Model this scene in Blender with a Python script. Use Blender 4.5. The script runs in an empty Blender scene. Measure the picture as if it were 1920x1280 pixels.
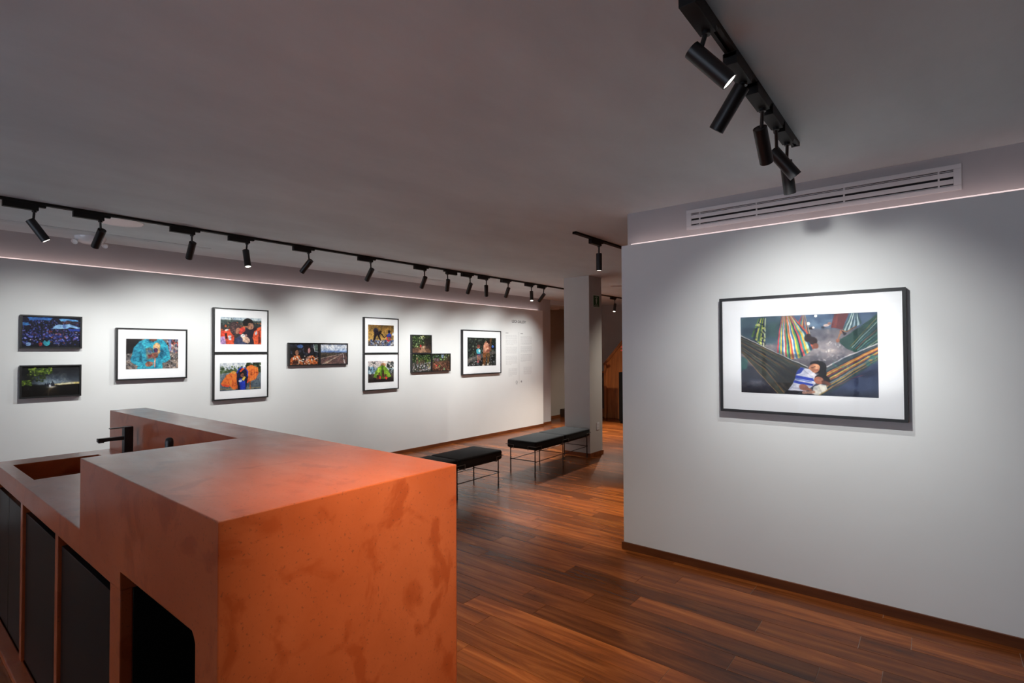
import bpy, bmesh, math, random
import numpy as np
from mathutils import Vector, Matrix

random.seed(7)
scene = bpy.context.scene
COL = scene.collection

# ------------------------------------------------------------------ camera
YAW, PITCH, ROLL = math.radians(38.82), math.radians(1.076), math.radians(-0.269)
fw = Vector((-math.sin(YAW) * math.cos(PITCH), math.cos(YAW) * math.cos(PITCH), math.sin(PITCH)))
rt = Vector((math.cos(YAW), math.sin(YAW), 0))
up = rt.cross(fw)
rt2 = math.cos(ROLL) * rt + math.sin(ROLL) * up
up2 = -math.sin(ROLL) * rt + math.cos(ROLL) * up
cam_data = bpy.data.cameras.new('camera')
cam_data.sensor_width = 36
cam_data.lens = 991.0 / 1920 * 36
cam_data.clip_start = 0.05
cam = bpy.data.objects.new('camera', cam_data)
COL.objects.link(cam)
mw = Matrix.Identity(4)
for i in range(3):
    mw[i][0], mw[i][1], mw[i][2] = rt2[i], up2[i], -fw[i]
mw[2][3] = 1.5
cam.matrix_world = mw
scene.camera = cam

# ------------------------------------------------------------------ world and exposure
SKY = (0.58, 0.66, 0.80)
SKY_STRENGTH = 3.3
world = bpy.data.worlds.new('dusk_sky')
scene.world = world
world.use_nodes = True
bgn = world.node_tree.nodes['Background']
bgn.inputs[0].default_value = (*SKY, 1)
bgn.inputs[1].default_value = SKY_STRENGTH
scene.view_settings.view_transform = 'Standard'
scene.view_settings.look = 'None'
scene.view_settings.exposure = 0.09
scene.view_settings.gamma = 1.0
scene.view_settings.use_curve_mapping = False
P_WALL = 60.0        # watts of a spotlight aimed at a wall
P_FLOOR = 80.0
LED_STRENGTH = 5.0
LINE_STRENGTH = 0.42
WARM = (1.0, 0.92, 0.80)
COOL = (0.98, 1.0, 0.985)

# ------------------------------------------------------------------ materials
def srgb(c):
    return tuple(((v / 255) / 12.92 if v / 255 <= 0.04045 else ((v / 255 + 0.055) / 1.055) ** 2.4) for v in c)

MATS = {}
def new_mat(name):
    m = bpy.data.materials.new(name)
    m.use_nodes = True
    MATS[name] = m
    nt = m.node_tree
    return m, nt, nt.nodes['Principled BSDF']

def plain(name, col, rough=0.5, metal=0.0, spec=0.5, nscale=0, namp=0.0, bump=0.0):
    m, nt, b = new_mat(name)
    b.inputs['Base Color'].default_value = (*col, 1)
    b.inputs['Roughness'].default_value = rough
    b.inputs['Metallic'].default_value = metal
    b.inputs['Specular IOR Level'].default_value = spec
    if nscale:
        tc = nt.nodes.new('ShaderNodeTexCoord')
        n = nt.nodes.new('ShaderNodeTexNoise')
        n.inputs['Scale'].default_value = nscale
        n.inputs['Detail'].default_value = 5
        nt.links.new(tc.outputs['Object'], n.inputs['Vector'])
        if namp:
            r = nt.nodes.new('ShaderNodeValToRGB')
            r.color_ramp.elements[0].position = 0.3
            r.color_ramp.elements[1].position = 0.7
            r.color_ramp.elements[0].color = (*[v * (1 - namp) for v in col], 1)
            r.color_ramp.elements[1].color = (*[min(1, v * (1 + namp)) for v in col], 1)
            nt.links.new(n.outputs['Fac'], r.inputs['Fac'])
            nt.links.new(r.outputs['Color'], b.inputs['Base Color'])
        if bump:
            bp = nt.nodes.new('ShaderNodeBump')
            bp.inputs['Strength'].default_value = bump
            bp.inputs['Distance'].default_value = 0.01
            nt.links.new(n.outputs['Fac'], bp.inputs['Height'])
            nt.links.new(bp.outputs['Normal'], b.inputs['Normal'])
    return m

def emit(name, col, strength):
    m, nt, b = new_mat(name)
    b.inputs['Base Color'].default_value = (0.8, 0.8, 0.8, 1)
    b.inputs['Emission Color'].default_value = (*col, 1)
    b.inputs['Emission Strength'].default_value = strength
    return m

plain('wall_paint', (0.78, 0.785, 0.775), 0.75, spec=0.25, nscale=3, namp=0.012)
plain('column_paint', (0.60, 0.57, 0.54), 0.75, spec=0.25, nscale=3, namp=0.02)
plain('far_wall_taupe', (0.36, 0.31, 0.27), 0.8, spec=0.2, nscale=3, namp=0.03)  # darker warm tone for the far and corridor walls
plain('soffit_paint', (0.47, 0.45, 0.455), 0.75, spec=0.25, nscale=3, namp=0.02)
plain('gloss_white', (0.88, 0.88, 0.90), 0.16, spec=0.6)
plain('white_enamel', (0.62, 0.61, 0.62), 0.45)
plain('white_plastic', (0.78, 0.78, 0.80), 0.4)
plain('black_metal', (0.012, 0.012, 0.013), 0.38, spec=0.5)
plain('black_track', (0.010, 0.010, 0.010), 0.55, spec=0.3)
plain('frame_black', (0.018, 0.018, 0.019), 0.42, spec=0.4)
plain('wire_dark', (0.014, 0.011, 0.010), 0.45)
plain('wire_clip', (0.16, 0.145, 0.135), 0.35)
plain('dark_slot', (0.012, 0.012, 0.014), 0.8)
plain('door_black', (0.011, 0.009, 0.0075), 0.35, spec=0.25, nscale=2, namp=0.2)
plain('niche_black', (0.004, 0.004, 0.004), 0.7, spec=0.2)
plain('mat_board', (0.90, 0.90, 0.91), 0.85, spec=0.1)
plain('grout', (0.34, 0.24, 0.17), 0.8)
plain('vinyl_grey', (0.33, 0.33, 0.33), 0.6)
plain('vinyl_pale', (0.62, 0.62, 0.62), 0.7)
plain('vinyl_dark', (0.12, 0.12, 0.12), 0.6)
plain('sign_green', (0.01, 0.10, 0.03), 0.5)
plain('sign_white', (0.62, 0.68, 0.60), 0.6)
plain('slab_grey', (0.30, 0.29, 0.28), 0.8)
plain('dark_wood', (0.05, 0.022, 0.012), 0.5, nscale=4, namp=0.3)
plain('leaf_green', (0.06, 0.14, 0.04), 0.6)
plain('petal_red', (0.55, 0.08, 0.06), 0.6)
plain('window_frame_black', (0.02, 0.02, 0.02), 0.5)
emit('lamp_lens', (1.0, 0.93, 0.85), 2.2)
emit('led_pink', (1.0, 0.72, 0.68), LED_STRENGTH)
emit('led_glow_line', (1.0, 0.80, 0.77), LINE_STRENGTH)  # added strip, stands in for the thin bright line of LED light

def glass_mat(name, refl):
    m = bpy.data.materials.new(name)
    m.use_nodes = True
    MATS[name] = m
    nt = m.node_tree
    nt.nodes.clear()
    o = nt.nodes.new('ShaderNodeOutputMaterial')
    mix = nt.nodes.new('ShaderNodeMixShader')
    t = nt.nodes.new('ShaderNodeBsdfTransparent')
    g = nt.nodes.new('ShaderNodeBsdfGlossy')
    g.inputs['Roughness'].default_value = 0.02
    fr = nt.nodes.new('ShaderNodeFresnel')
    fr.inputs['IOR'].default_value = refl
    nt.links.new(fr.outputs[0], mix.inputs[0])
    nt.links.new(t.outputs[0], mix.inputs[1])
    nt.links.new(g.outputs[0], mix.inputs[2])
    nt.links.new(mix.outputs[0], o.inputs[0])
    return m
glass_mat('picture_glass', 1.18)
glass_mat('window_glass', 1.45)

def ceiling_mat():
    m, nt, b = new_mat('ceiling_plaster')
    tc = nt.nodes.new('ShaderNodeTexCoord')
    n1 = nt.nodes.new('ShaderNodeTexNoise'); n1.inputs['Scale'].default_value = 1.3; n1.inputs['Detail'].default_value = 8; n1.inputs['Roughness'].default_value = 0.6
    n2 = nt.nodes.new('ShaderNodeTexNoise'); n2.inputs['Scale'].default_value = 9; n2.inputs['Detail'].default_value = 6
    mp = nt.nodes.new('ShaderNodeMapping'); mp.inputs['Scale'].default_value = (1.0, 0.45, 1)
    mp.inputs['Rotation'].default_value = (0, 0, 0.5)
    nt.links.new(tc.outputs['Object'], mp.inputs['Vector'])
    for n in (n1, n2):
        nt.links.new(mp.outputs['Vector'], n.inputs['Vector'])
    r = nt.nodes.new('ShaderNodeValToRGB')
    r.color_ramp.elements[0].position = 0.3; r.color_ramp.elements[1].position = 0.72
    r.color_ramp.elements[0].color = (0.60, 0.665, 0.70, 1)
    r.color_ramp.elements[1].color = (0.76, 0.845, 0.88, 1)
    nt.links.new(n1.outputs['Fac'], r.inputs['Fac'])
    nt.links.new(r.outputs['Color'], b.inputs['Base Color'])
    b.inputs['Roughness'].default_value = 0.8
    b.inputs['Specular IOR Level'].default_value = 0.2
    bp = nt.nodes.new('ShaderNodeBump'); bp.inputs['Strength'].default_value = 0.28; bp.inputs['Distance'].default_value = 0.02
    nt.links.new(n2.outputs['Fac'], bp.inputs['Height'])
    nt.links.new(bp.outputs['Normal'], b.inputs['Normal'])
ceiling_mat()

def terracotta_mat():
    m, nt, b = new_mat('terracotta_plaster')
    L = nt.links
    tc = nt.nodes.new('ShaderNodeTexCoord')
    n1 = nt.nodes.new('ShaderNodeTexNoise'); n1.inputs['Scale'].default_value = 3.2; n1.inputs['Detail'].default_value = 6
    n2 = nt.nodes.new('ShaderNodeTexNoise'); n2.inputs['Scale'].default_value = 6.5; n2.inputs['Detail'].default_value = 6; n2.inputs['Roughness'].default_value = 0.58; n2.inputs['Distortion'].default_value = 0.6
    n3 = nt.nodes.new('ShaderNodeTexNoise'); n3.inputs['Scale'].default_value = 130; n3.inputs['Detail'].default_value = 2
    n4 = nt.nodes.new('ShaderNodeTexNoise'); n4.inputs['Scale'].default_value = 14; n4.inputs['Detail'].default_value = 5
    mp = nt.nodes.new('ShaderNodeMapping'); mp.inputs['Scale'].default_value = (0.35, 1.0, 0.8); mp.inputs['Rotation'].default_value = (0.2, 0.1, 0.6)
    L.new(tc.outputs['Object'], mp.inputs['Vector'])
    L.new(mp.outputs['Vector'], n4.inputs['Vector'])
    for n in (n1, n2, n3):
        L.new(tc.outputs['Object'], n.inputs['Vector'])
    r1 = nt.nodes.new('ShaderNodeValToRGB')
    r1.color_ramp.elements[0].position = 0.3; r1.color_ramp.elements[1].position = 0.7
    r1.color_ramp.elements[0].color = (0.36, 0.064, 0.015, 1)
    r1.color_ramp.elements[1].color = (0.45, 0.092, 0.026, 1)
    L.new(n1.outputs['Fac'], r1.inputs['Fac'])
    r2 = nt.nodes.new('ShaderNodeValToRGB')
    r2.color_ramp.elements[0].position = 0.545; r2.color_ramp.elements[1].position = 0.625
    r2.color_ramp.elements[0].color = (0, 0, 0, 1); r2.color_ramp.elements[1].color = (0.65, 0.65, 0.65, 1)
    L.new(n2.outputs['Fac'], r2.inputs['Fac'])
    mx = nt.nodes.new('ShaderNodeMixRGB'); mx.inputs['Color2'].default_value = (0.30, 0.042, 0.007, 1)
    L.new(r2.outputs['Color'], mx.inputs['Fac']); L.new(r1.outputs['Color'], mx.inputs['Color1'])
    r3 = nt.nodes.new('ShaderNodeValToRGB')
    r3.color_ramp.elements[0].position = 0.64; r3.color_ramp.elements[1].position = 0.71
    r3.color_ramp.elements[0].color = (0, 0, 0, 1); r3.color_ramp.elements[1].color = (0.5, 0.5, 0.5, 1)
    L.new(n3.outputs['Fac'], r3.inputs['Fac'])
    mx2 = nt.nodes.new('ShaderNodeMixRGB'); mx2.inputs['Color2'].default_value = (0.10, 0.03, 0.015, 1)
    L.new(r3.outputs['Color'], mx2.inputs['Fac']); L.new(mx.outputs['Color'], mx2.inputs['Color1'])
    L.new(mx2.outputs['Color'], b.inputs['Base Color'])
    rr = nt.nodes.new('ShaderNodeMapRange')
    rr.inputs['To Min'].default_value = 0.26; rr.inputs['To Max'].default_value = 0.42
    L.new(n4.outputs['Fac'], rr.inputs['Value']); L.new(rr.outputs[0], b.inputs['Roughness'])
    b.inputs['Specular IOR Level'].default_value = 0.30
    b.inputs['Coat Weight'].default_value = 0.6
    b.inputs['Coat Roughness'].default_value = 0.24
    bv = nt.nodes.new('ShaderNodeBevel'); bv.samples = 4; bv.inputs['Radius'].default_value = 0.007
    bp = nt.nodes.new('ShaderNodeBump'); bp.inputs['Strength'].default_value = 0.10; bp.inputs['Distance'].default_value = 0.01
    L.new(n4.outputs['Fac'], bp.inputs['Height'])
    L.new(bv.outputs['Normal'], bp.inputs['Normal'])
    L.new(bp.outputs['Normal'], b.inputs['Normal'])
    L.new(bp.outputs['Normal'], b.inputs['Coat Normal'])
terracotta_mat()

def wood_mat(name, dark, mid, light, rough=0.24, along='X'):
    m, nt, b = new_mat(name)
    L = nt.links
    tc = nt.nodes.new('ShaderNodeTexCoord')
    oi = nt.nodes.new('ShaderNodeObjectInfo')
    geo = nt.nodes.new('ShaderNodeNewGeometry')
    add = nt.nodes.new('ShaderNodeMath'); add.operation = 'ADD'
    L.new(oi.outputs['Random'], add.inputs[0]); L.new(geo.outputs['Random Per Island'], add.inputs[1])
    fr = nt.nodes.new('ShaderNodeMath'); fr.operation = 'FRACT'
    L.new(add.outputs[0], fr.inputs[0])
    sc = nt.nodes.new('ShaderNodeMath'); sc.operation = 'MULTIPLY'; sc.inputs[1].default_value = 57.0
    L.new(fr.outputs[0], sc.inputs[0])
    cmb = nt.nodes.new('ShaderNodeCombineXYZ')
    for i in range(3):
        L.new(sc.outputs[0], cmb.inputs[i])
    vadd = nt.nodes.new('ShaderNodeVectorMath'); vadd.operation = 'ADD'
    L.new(tc.outputs['Object'], vadd.inputs[0]); L.new(cmb.outputs[0], vadd.inputs[1])
    mp = nt.nodes.new('ShaderNodeMapping')
    mp.inputs['Scale'].default_value = (1.1, 11, 11) if along == 'X' else ((11, 1.1, 11) if along == 'Y' else (11, 11, 1.1))
    L.new(vadd.outputs[0], mp.inputs['Vector'])
    n = nt.nodes.new('ShaderNodeTexNoise'); n.inputs['Scale'].default_value = 1.0; n.inputs['Detail'].default_value = 7
    n.inputs['Roughness'].default_value = 0.62; n.inputs['Distortion'].default_value = 1.3
    L.new(mp.outputs['Vector'], n.inputs['Vector'])
    r = nt.nodes.new('ShaderNodeValToRGB')
    e = r.color_ramp.elements
    e[0].position = 0.27; e[0].color = (*dark, 1)
    e[1].position = 0.76; e[1].color = (*light, 1)
    k = e.new(0.5); k.color = (*mid, 1)
    L.new(n.outputs['Fac'], r.inputs['Fac'])
    # each board its own shade
    mr = nt.nodes.new('ShaderNodeMapRange'); mr.inputs['To Min'].default_value = 0.55; mr.inputs['To Max'].default_value = 1.35
    L.new(fr.outputs[0], mr.inputs['Value'])
    ml = nt.nodes.new('ShaderNodeMixRGB'); ml.blend_type = 'MULTIPLY'; ml.inputs['Fac'].default_value = 1
    L.new(r.outputs['Color'], ml.inputs['Color1']); L.new(mr.outputs[0], ml.inputs['Color2'])
    L.new(ml.outputs['Color'], b.inputs['Base Color'])
    b.inputs['Roughness'].default_value = rough
    b.inputs['Specular IOR Level'].default_value = 0.28
    bp = nt.nodes.new('ShaderNodeBump'); bp.inputs['Strength'].default_value = 0.02; bp.inputs['Distance'].default_value = 0.002
    L.new(n.outputs['Fac'], bp.inputs['Height']); L.new(bp.outputs['Normal'], b.inputs['Normal'])
    return m
wood_mat('floor_wood', (0.07, 0.018, 0.005), (0.175, 0.044, 0.009), (0.32, 0.098, 0.021), 0.27)
wood_mat('baseboard_wood', (0.08, 0.022, 0.008), (0.17, 0.048, 0.015), (0.26, 0.085, 0.028), 0.4)
wood_mat('baseboard_wood_y', (0.08, 0.022, 0.008), (0.17, 0.048, 0.015), (0.26, 0.085, 0.028), 0.4, 'Y')
wood_mat('panel_wood', (0.13, 0.038, 0.010), (0.25, 0.078, 0.020), (0.36, 0.12, 0.034), 0.4, 'Z')

def fabric_mat():
    m, nt, b = new_mat('black_fabric')
    tc = nt.nodes.new('ShaderNodeTexCoord')
    n = nt.nodes.new('ShaderNodeTexNoise'); n.inputs['Scale'].default_value = 400
    nt.links.new(tc.outputs['Object'], n.inputs['Vector'])
    bp = nt.nodes.new('ShaderNodeBump'); bp.inputs['Strength'].default_value = 0.3; bp.inputs['Distance'].default_value = 0.002
    nt.links.new(n.outputs['Fac'], bp.inputs['Height']); nt.links.new(bp.outputs['Normal'], b.inputs['Normal'])
    b.inputs['Base Color'].default_value = (0.0085, 0.008, 0.008, 1)
    b.inputs['Roughness'].default_value = 0.85
    b.inputs['Sheen Weight'].default_value = 0.04
    b.inputs['Sheen Roughness'].default_value = 0.4
fabric_mat()

def print_mat():
    m, nt, b = new_mat('photo_print')
    a = nt.nodes.new('ShaderNodeVertexColor'); a.layer_name = 'ink'
    nt.links.new(a.outputs['Color'], b.inputs['Base Color'])
    b.inputs['Roughness'].default_value = 0.55
    b.inputs['Specular IOR Level'].default_value = 0.25
print_mat()

# ------------------------------------------------------------------ mesh helpers
def box(bm, x0, x1, y0, y1, z0, z1):
    v = [bm.verts.new(p) for p in ((x0, y0, z0), (x1, y0, z0), (x1, y1, z0), (x0, y1, z0), (x0, y0, z1), (x1, y0, z1), (x1, y1, z1), (x0, y1, z1))]
    for f in ((3, 2, 1, 0), (4, 5, 6, 7), (0, 1, 5, 4), (1, 2, 6, 5), (2, 3, 7, 6), (3, 0, 4, 7)):
        bm.faces.new([v[i] for i in f])
    return v

def prism(bm, pts, axis, a0, a1):
    def P(p, a):
        return {'x': (a, p[0], p[1]), 'y': (p[0], a, p[1]), 'z': (p[0], p[1], a)}[axis]
    A = [bm.verts.new(P(p, a0)) for p in pts]
    B = [bm.verts.new(P(p, a1)) for p in pts]
    bm.faces.new(A); bm.faces.new(B[::-1])
    n = len(pts)
    for i in range(n):
        bm.faces.new((A[i], B[i], B[(i + 1) % n], A[(i + 1) % n]))

def frame_of(d):
    d = Vector(d).normalized()
    a = Vector((0, 0, 1)) if abs(d.z) < 0.9 else Vector((1, 0, 0))
    u = d.cross(a).normalized()
    return d, u, d.cross(u)

def lathe(bm, p, d, prof, seg=24):
    """prof: (distance along d, radius) pairs; closed ends where radius is 0"""
    p = Vector(p); d, u, w = frame_of(d)
    rings = []
    for t, r in prof:
        if r <= 1e-6:
            rings.append([bm.verts.new(p + d * t)])
        else:
            rings.append([bm.verts.new(p + d * t + (u * math.cos(2 * math.pi * i / seg) + w * math.sin(2 * math.pi * i / seg)) * r) for i in range(seg)])
    for A, B in zip(rings, rings[1:]):
        for i in range(seg):
            j = (i + 1) % seg
            if len(A) == 1 and len(B) == 1: continue
            if len(A) == 1: bm.faces.new((A[0], B[i], B[j]))
            elif len(B) == 1: bm.faces.new((A[i], A[j], B[0]))
            else: bm.faces.new((A[i], A[j], B[j], B[i]))

def cyl(bm, p0, p1, r, seg=16):
    p0, p1 = Vector(p0), Vector(p1)
    l = (p1 - p0).length
    lathe(bm, p0, p1 - p0, [(0, 0), (0, r), (l, r), (l, 0)], seg)

def tube(bm, pts, r, seg=8):
    for a, b in zip(pts, pts[1:]):
        cyl(bm, a, b, r, seg)
    for q in pts[1:-1]:
        bmesh.ops.create_icosphere(bm, subdivisions=1, radius=r * 1.05, matrix=Matrix.Translation(Vector(q)))

def finish(bm, bevel=0.0, seg=2):
    bmesh.ops.recalc_face_normals(bm, faces=bm.faces)
    if bevel:
        bmesh.ops.bevel(bm, geom=[e for e in bm.edges if len(e.link_faces) == 2 and e.calc_face_angle(0) > 0.6], offset=bevel, segments=seg, affect='EDGES', profile=0.5)

def obj(name, bm, mat, parent=None, smooth=False, bevel=0.0):
    finish(bm, bevel)
    me = bpy.data.meshes.new(name)
    bm.to_mesh(me); bm.free()
    me.materials.append(MATS[mat])
    if smooth:
        me.polygons.foreach_set('use_smooth', [True] * len(me.polygons))
        try:
            me.set_sharp_from_angle(angle=math.radians(40))
        except Exception:
            pass
    o = bpy.data.objects.new(name, me)
    COL.objects.link(o)
    if parent is not None:
        o.parent = parent
        o.matrix_parent_inverse = Matrix.Translation(-parent.location) if parent.rotation_euler.z == 0 else Matrix.Identity(4)
    return o

def bobj(name, b6, mat, parent=None, bevel=0.0):
    bm = bmesh.new(); box(bm, *b6)
    return obj(name, bm, mat, parent, bevel=bevel)

def thing(name, loc, label, cat, group=None):
    o = bpy.data.objects.new(name, None)
    o.empty_display_size = 0.1
    COL.objects.link(o); o.location = loc
    tag(o, label, cat, group)
    return o

def tag(o, label, cat, group=None):
    o['label'] = label; o['category'] = cat
    if group: o['group'] = group
    return o

def struct(o, label=None):
    o['kind'] = 'structure'
    if label: o['label'] = label
    return o

# ------------------------------------------------------------------ the setting
CEIL = 2.572
XL, XLR = -6.20, -6.29          # picture wall panel, recessed wall above it
YR, YRR = 3.68, 3.785           # wall with the large picture, recessed wall above it
XE = -1.878                     # its free end
LZ, RZ = 2.318, 2.303           # ledge heights
BY, EX, FY = -4.2, 4.6, 11.0    # back, side and far limits of the room

floor = struct(bobj('floor', (-7.6, EX + .2, BY - .2, FY + .2, -0.20, -0.0025), 'grout'), 'dark wood plank floor with thin pale joints')
PW, PL, GAP = 0.1485, 1.215, 0.0022
Y0 = 2.14
JOINTS = {-1: -1.286, 0: -2.0, 1: -1.006, 2: -1.826, 3: -0.795, 4: -1.67, 5: -0.22, 6: -0.78, 7: -0.334, 8: -1.34, 9: -0.92, 10: -0.26}
bm = bmesh.new(); box(bm, 0, PL - GAP, 0, PW - GAP, -0.012, 0.0)
finish(bm)
plank_mesh = bpy.data.meshes.new('plank'); bm.to_mesh(plank_mesh); bm.free(); plank_mesh.materials.append(MATS['floor_wood'])
rest = bmesh.new()
n_plank = 0
rr = random.Random(3)
for row in range(-43, 60):
    ya = Y0 + row * PW
    yc = ya + PW / 2
    if yc > FY: break
    x = JOINTS.get(row, rr.uniform(-1.2, 0))
    while x > -6.9: x -= PL
    while x < EX:
        xa, xb = x, x + PL
        # part of the floor that can be seen past the counter and the walls
        if yc > 3.7: hi = -0.50 * yc + 0.1
        else: hi = 0.55
        lo = -0.99 * yc - 0.1 if yc < 4.6 else -6.3
        if yc > 9.0: lo = -7.0
        if yc > 1.6 and xb > lo and xa < hi and n_plank < 300:
            o = bpy.data.objects.new('plank', plank_mesh)
            COL.objects.link(o); o.location = (xa, ya, 0); o.parent = floor
            n_plank += 1
        else:
            box(rest, xa, xb - GAP, ya, ya + PW - GAP, -0.012, 0.0)
        x = xb
ro = obj('plank_field', rest, 'floor_wood', floor); ro['kind'] = 'stuff'

struct(bobj('ceiling', (-6.5, EX + .2, BY - .2, FY + .2, CEIL, CEIL + .25), 'ceiling_plaster'), 'grey mauve plaster ceiling with trowel marks')
# picture wall on the left: thin front panel ending in a ledge, recessed wall behind
bm = bmesh.new()
prism(bm, [(XLR, 0), (XL, 0), (XL, LZ), (XL - .014, LZ), (XL - .014, 2.262), (XLR, 2.262)], 'y', BY, 8.70)
struct(obj('wall_left', bm, 'wall_paint'), 'long white picture wall with a ledge along its top')
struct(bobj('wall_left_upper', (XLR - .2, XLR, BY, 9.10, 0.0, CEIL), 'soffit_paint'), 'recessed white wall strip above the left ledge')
struct(bobj('baseboard_left', (XL, XL + .012, BY, 8.70, 0, .047), 'baseboard_wood_y'), 'low dark wood skirting under the picture wall')
struct(bobj('baseboard_corner', (XLR, XLR + .012, 8.70, 9.10, 0, .047), 'baseboard_wood_y'))
# wall on the right
bm = bmesh.new()
prism(bm, [(YRR, 0), (YR, 0), (YR, RZ), (YR + .014, RZ), (YR + .014, 2.25), (YRR, 2.25)], 'x', XE, EX)
struct(obj('wall_right', bm, 'wall_paint'), 'white partition wall carrying the large hammock photograph')
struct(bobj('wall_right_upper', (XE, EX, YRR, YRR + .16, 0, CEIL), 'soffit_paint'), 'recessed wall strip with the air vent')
bm = bmesh.new(); box(bm, XE - .012, EX, YR - .012, YR, 0, .054); box(bm, XE - .012, XE, YR, YRR + .16, 0, .054)
struct(obj('baseboard_right', bm, 'baseboard_wood'), 'low dark wood skirting under the partition wall')
# the rest of the shell
struct(bobj('wall_far', (-7.6, EX, FY, FY + .2, 0, CEIL), 'far_wall_taupe'))
struct(bobj('wall_east', (EX, EX + .2, BY, FY, 0, CEIL), 'wall_paint'))
struct(bobj('wall_corridor', (-7.0, -6.76, 9.0, FY, 0, CEIL), 'far_wall_taupe'))
struct(bobj('wall_corridor_end', (-6.76, XLR - .2, 9.0, 9.10, 0, CEIL), 'wall_paint'))
struct(bobj('trim_1', (-6.76, XLR, 9.10, FY, 2.47, CEIL), 'ceiling_plaster'), 'lowered ceiling over the corridor')
struct(bobj('baseboard_corridor', (-6.76, -6.748, 9.1, FY, 0, .05), 'baseboard_wood_y'))
struct(bobj('baseboard_far', (-6.748, EX, FY - .012, FY, 0, .05), 'baseboard_wood'))
# back wall with a wide shop window behind the photographer
WX0, WX1, WZ0, WZ1 = -5.9, 0.4, 0.25, 2.40
bm = bmesh.new()
box(bm, XLR, WX0, BY - .2, BY, 0, CEIL); box(bm, WX1, EX, BY - .2, BY, 0, CEIL)
box(bm, WX0, WX1, BY - .2, BY, 0, WZ0); box(bm, WX0, WX1, BY - .2, BY, WZ1, CEIL)
struct(obj('wall_back', bm, 'wall_paint'))
bm = bmesh.new()
for x in np.linspace(WX0, WX1, 5):
    box(bm, x - .03, x + .03, BY - .14, BY - .06, WZ0, WZ1)
box(bm, WX0, WX1, BY - .14, BY - .06, WZ0, WZ0 + .06); box(bm, WX0, WX1, BY - .14, BY - .06, WZ1 - .06, WZ1)
win = struct(obj('window_1', bm, 'window_frame_black'), 'wide shop window behind the photographer')
bobj('pane', (WX0, WX1, BY - .104, BY - .098, WZ0, WZ1), 'window_glass', win)

# column with its skirting
col_t = thing('column', (-4.05, 6.70, 0), 'grey plaster column behind the far black bench', 'column')
bobj('shaft', (-4.262, -3.84, 6.52, 6.875, 0, CEIL), 'column_paint', col_t)
bm = bmesh.new(); box(bm, -4.274, -3.828, 6.508, 6.887, 0, .055)
obj('baseboard', bm, 'baseboard_wood', col_t)

# LED strips lying in the ledges; added emissive line imitates their glow above
for nm, strip, line, at0 in (
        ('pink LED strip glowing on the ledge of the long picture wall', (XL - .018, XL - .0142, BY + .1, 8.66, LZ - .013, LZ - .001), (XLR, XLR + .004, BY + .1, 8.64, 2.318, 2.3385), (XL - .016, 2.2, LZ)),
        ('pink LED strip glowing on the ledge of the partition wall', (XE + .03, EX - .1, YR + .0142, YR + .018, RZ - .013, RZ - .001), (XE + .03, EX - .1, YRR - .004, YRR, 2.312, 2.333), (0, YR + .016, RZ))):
    t = thing('led_strip', at0, nm, 'led strip')
    bobj('strip', strip, 'led_pink', t)
    bobj('glow_line', line, 'led_glow_line', t)

# ------------------------------------------------------------------ terracotta counter
TOP, WT = 1.125, 0.873
BX0, BX1 = -2.395, -1.252      # raised block
FYc, BYc = 0.51, 1.258         # front and back faces
LX = -4.25                     # left end
LY = 1.057                     # inner face of the raised ledge
ct = thing('bar_counter', (-2.8, 0.9, 0), 'L-shaped terracotta plaster bar counter with raised block, sink and black doors', 'counter')
bm = bmesh.new()
# raised block with the niche cut through its front
prism(bm, [(BX0, .782), (-1.935, .782), (-1.935, .84), (-1.392, .84), (-1.38, .829), (-1.372, .815), (-1.372, 0), (BX1, 0), (BX1, TOP), (BX0, TOP)], 'y', FYc, BYc)
obj('raised_bar', bm, 'terracotta_plaster', ct)
bobj('raised_ledge', (LX, BX0, LY, BYc, 0, TOP), 'terracotta_plaster', ct)
bobj('back_panel', (BX0, -1.372, 1.15, BYc - .002, 0, .782), 'terracotta_plaster', ct)
bm = bmesh.new()
SX0, SX1, SY0, SY1 = -4.07, -3.51, 0.565, 0.955
for b6 in ((LX, SX0, FYc, LY), (SX1, BX0, FYc, LY), (SX0, SX1, FYc, SY0), (SX0, SX1, SY1, LY)):
    box(bm, *b6, 0.782, WT)
obj('worktop', bm, 'terracotta_plaster', ct)
bm = bmesh.new()
t_ = .012
box(bm, SX0 - t_, SX0, SY0 - t_, SY1 + t_, .64, .782); box(bm, SX1, SX1 + t_, SY0 - t_, SY1 + t_, .64, .782)
box(bm, SX0, SX1, SY0 - t_, SY0, .64, .782); box(bm, SX0, SX1, SY1, SY1 + t_, .64, .782)
box(bm, SX0 - t_, SX1 + t_, SY0 - t_, SY1 + t_, .628, .64)
obj('sink_basin', bm, 'terracotta_plaster', ct)
bobj('post', (-2.04, -1.94, FYc + .002, 0.545, 0, 0.782), 'terracotta_plaster', ct)
for x in (-2.757, -3.461, LX + .02):
    bobj('divider', (x - .022, x + .022, FYc + .004, 0.62, 0.0, 0.782), 'terracotta_plaster', ct)
for a, b in ((-2.733, -2.042), (-3.437, -2.781), (-3.876, -3.485), (-4.205, -3.882)):
    bobj('cabinet_door', (a, b, FYc + .016, FYc + .036, 0.03, 0.733), 'door_black', ct, bevel=.0015)
bobj('cabinet_back', (LX + .02, -2.04, FYc + .06, FYc + .075, 0, .782), 'niche_black', ct)
bobj('plinth', (LX, -2.06, 0.468, FYc + .012, 0, .028), 'terracotta_plaster', ct)
bm = bmesh.new()
box(bm, -1.94, -1.374, 1.10, 1.148, 0, .838); box(bm, -1.948, -1.936, .546, 1.10, 0, .781); box(bm, -1.388, -1.374, .56, 1.10, 0, .838)
box(bm, -1.94, -1.374, .62, 1.10, .826, .838); box(bm, -1.94, -1.374, .60, 1.10, 0, .01)
obj('niche_lining', bm, 'niche_black', ct)
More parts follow.
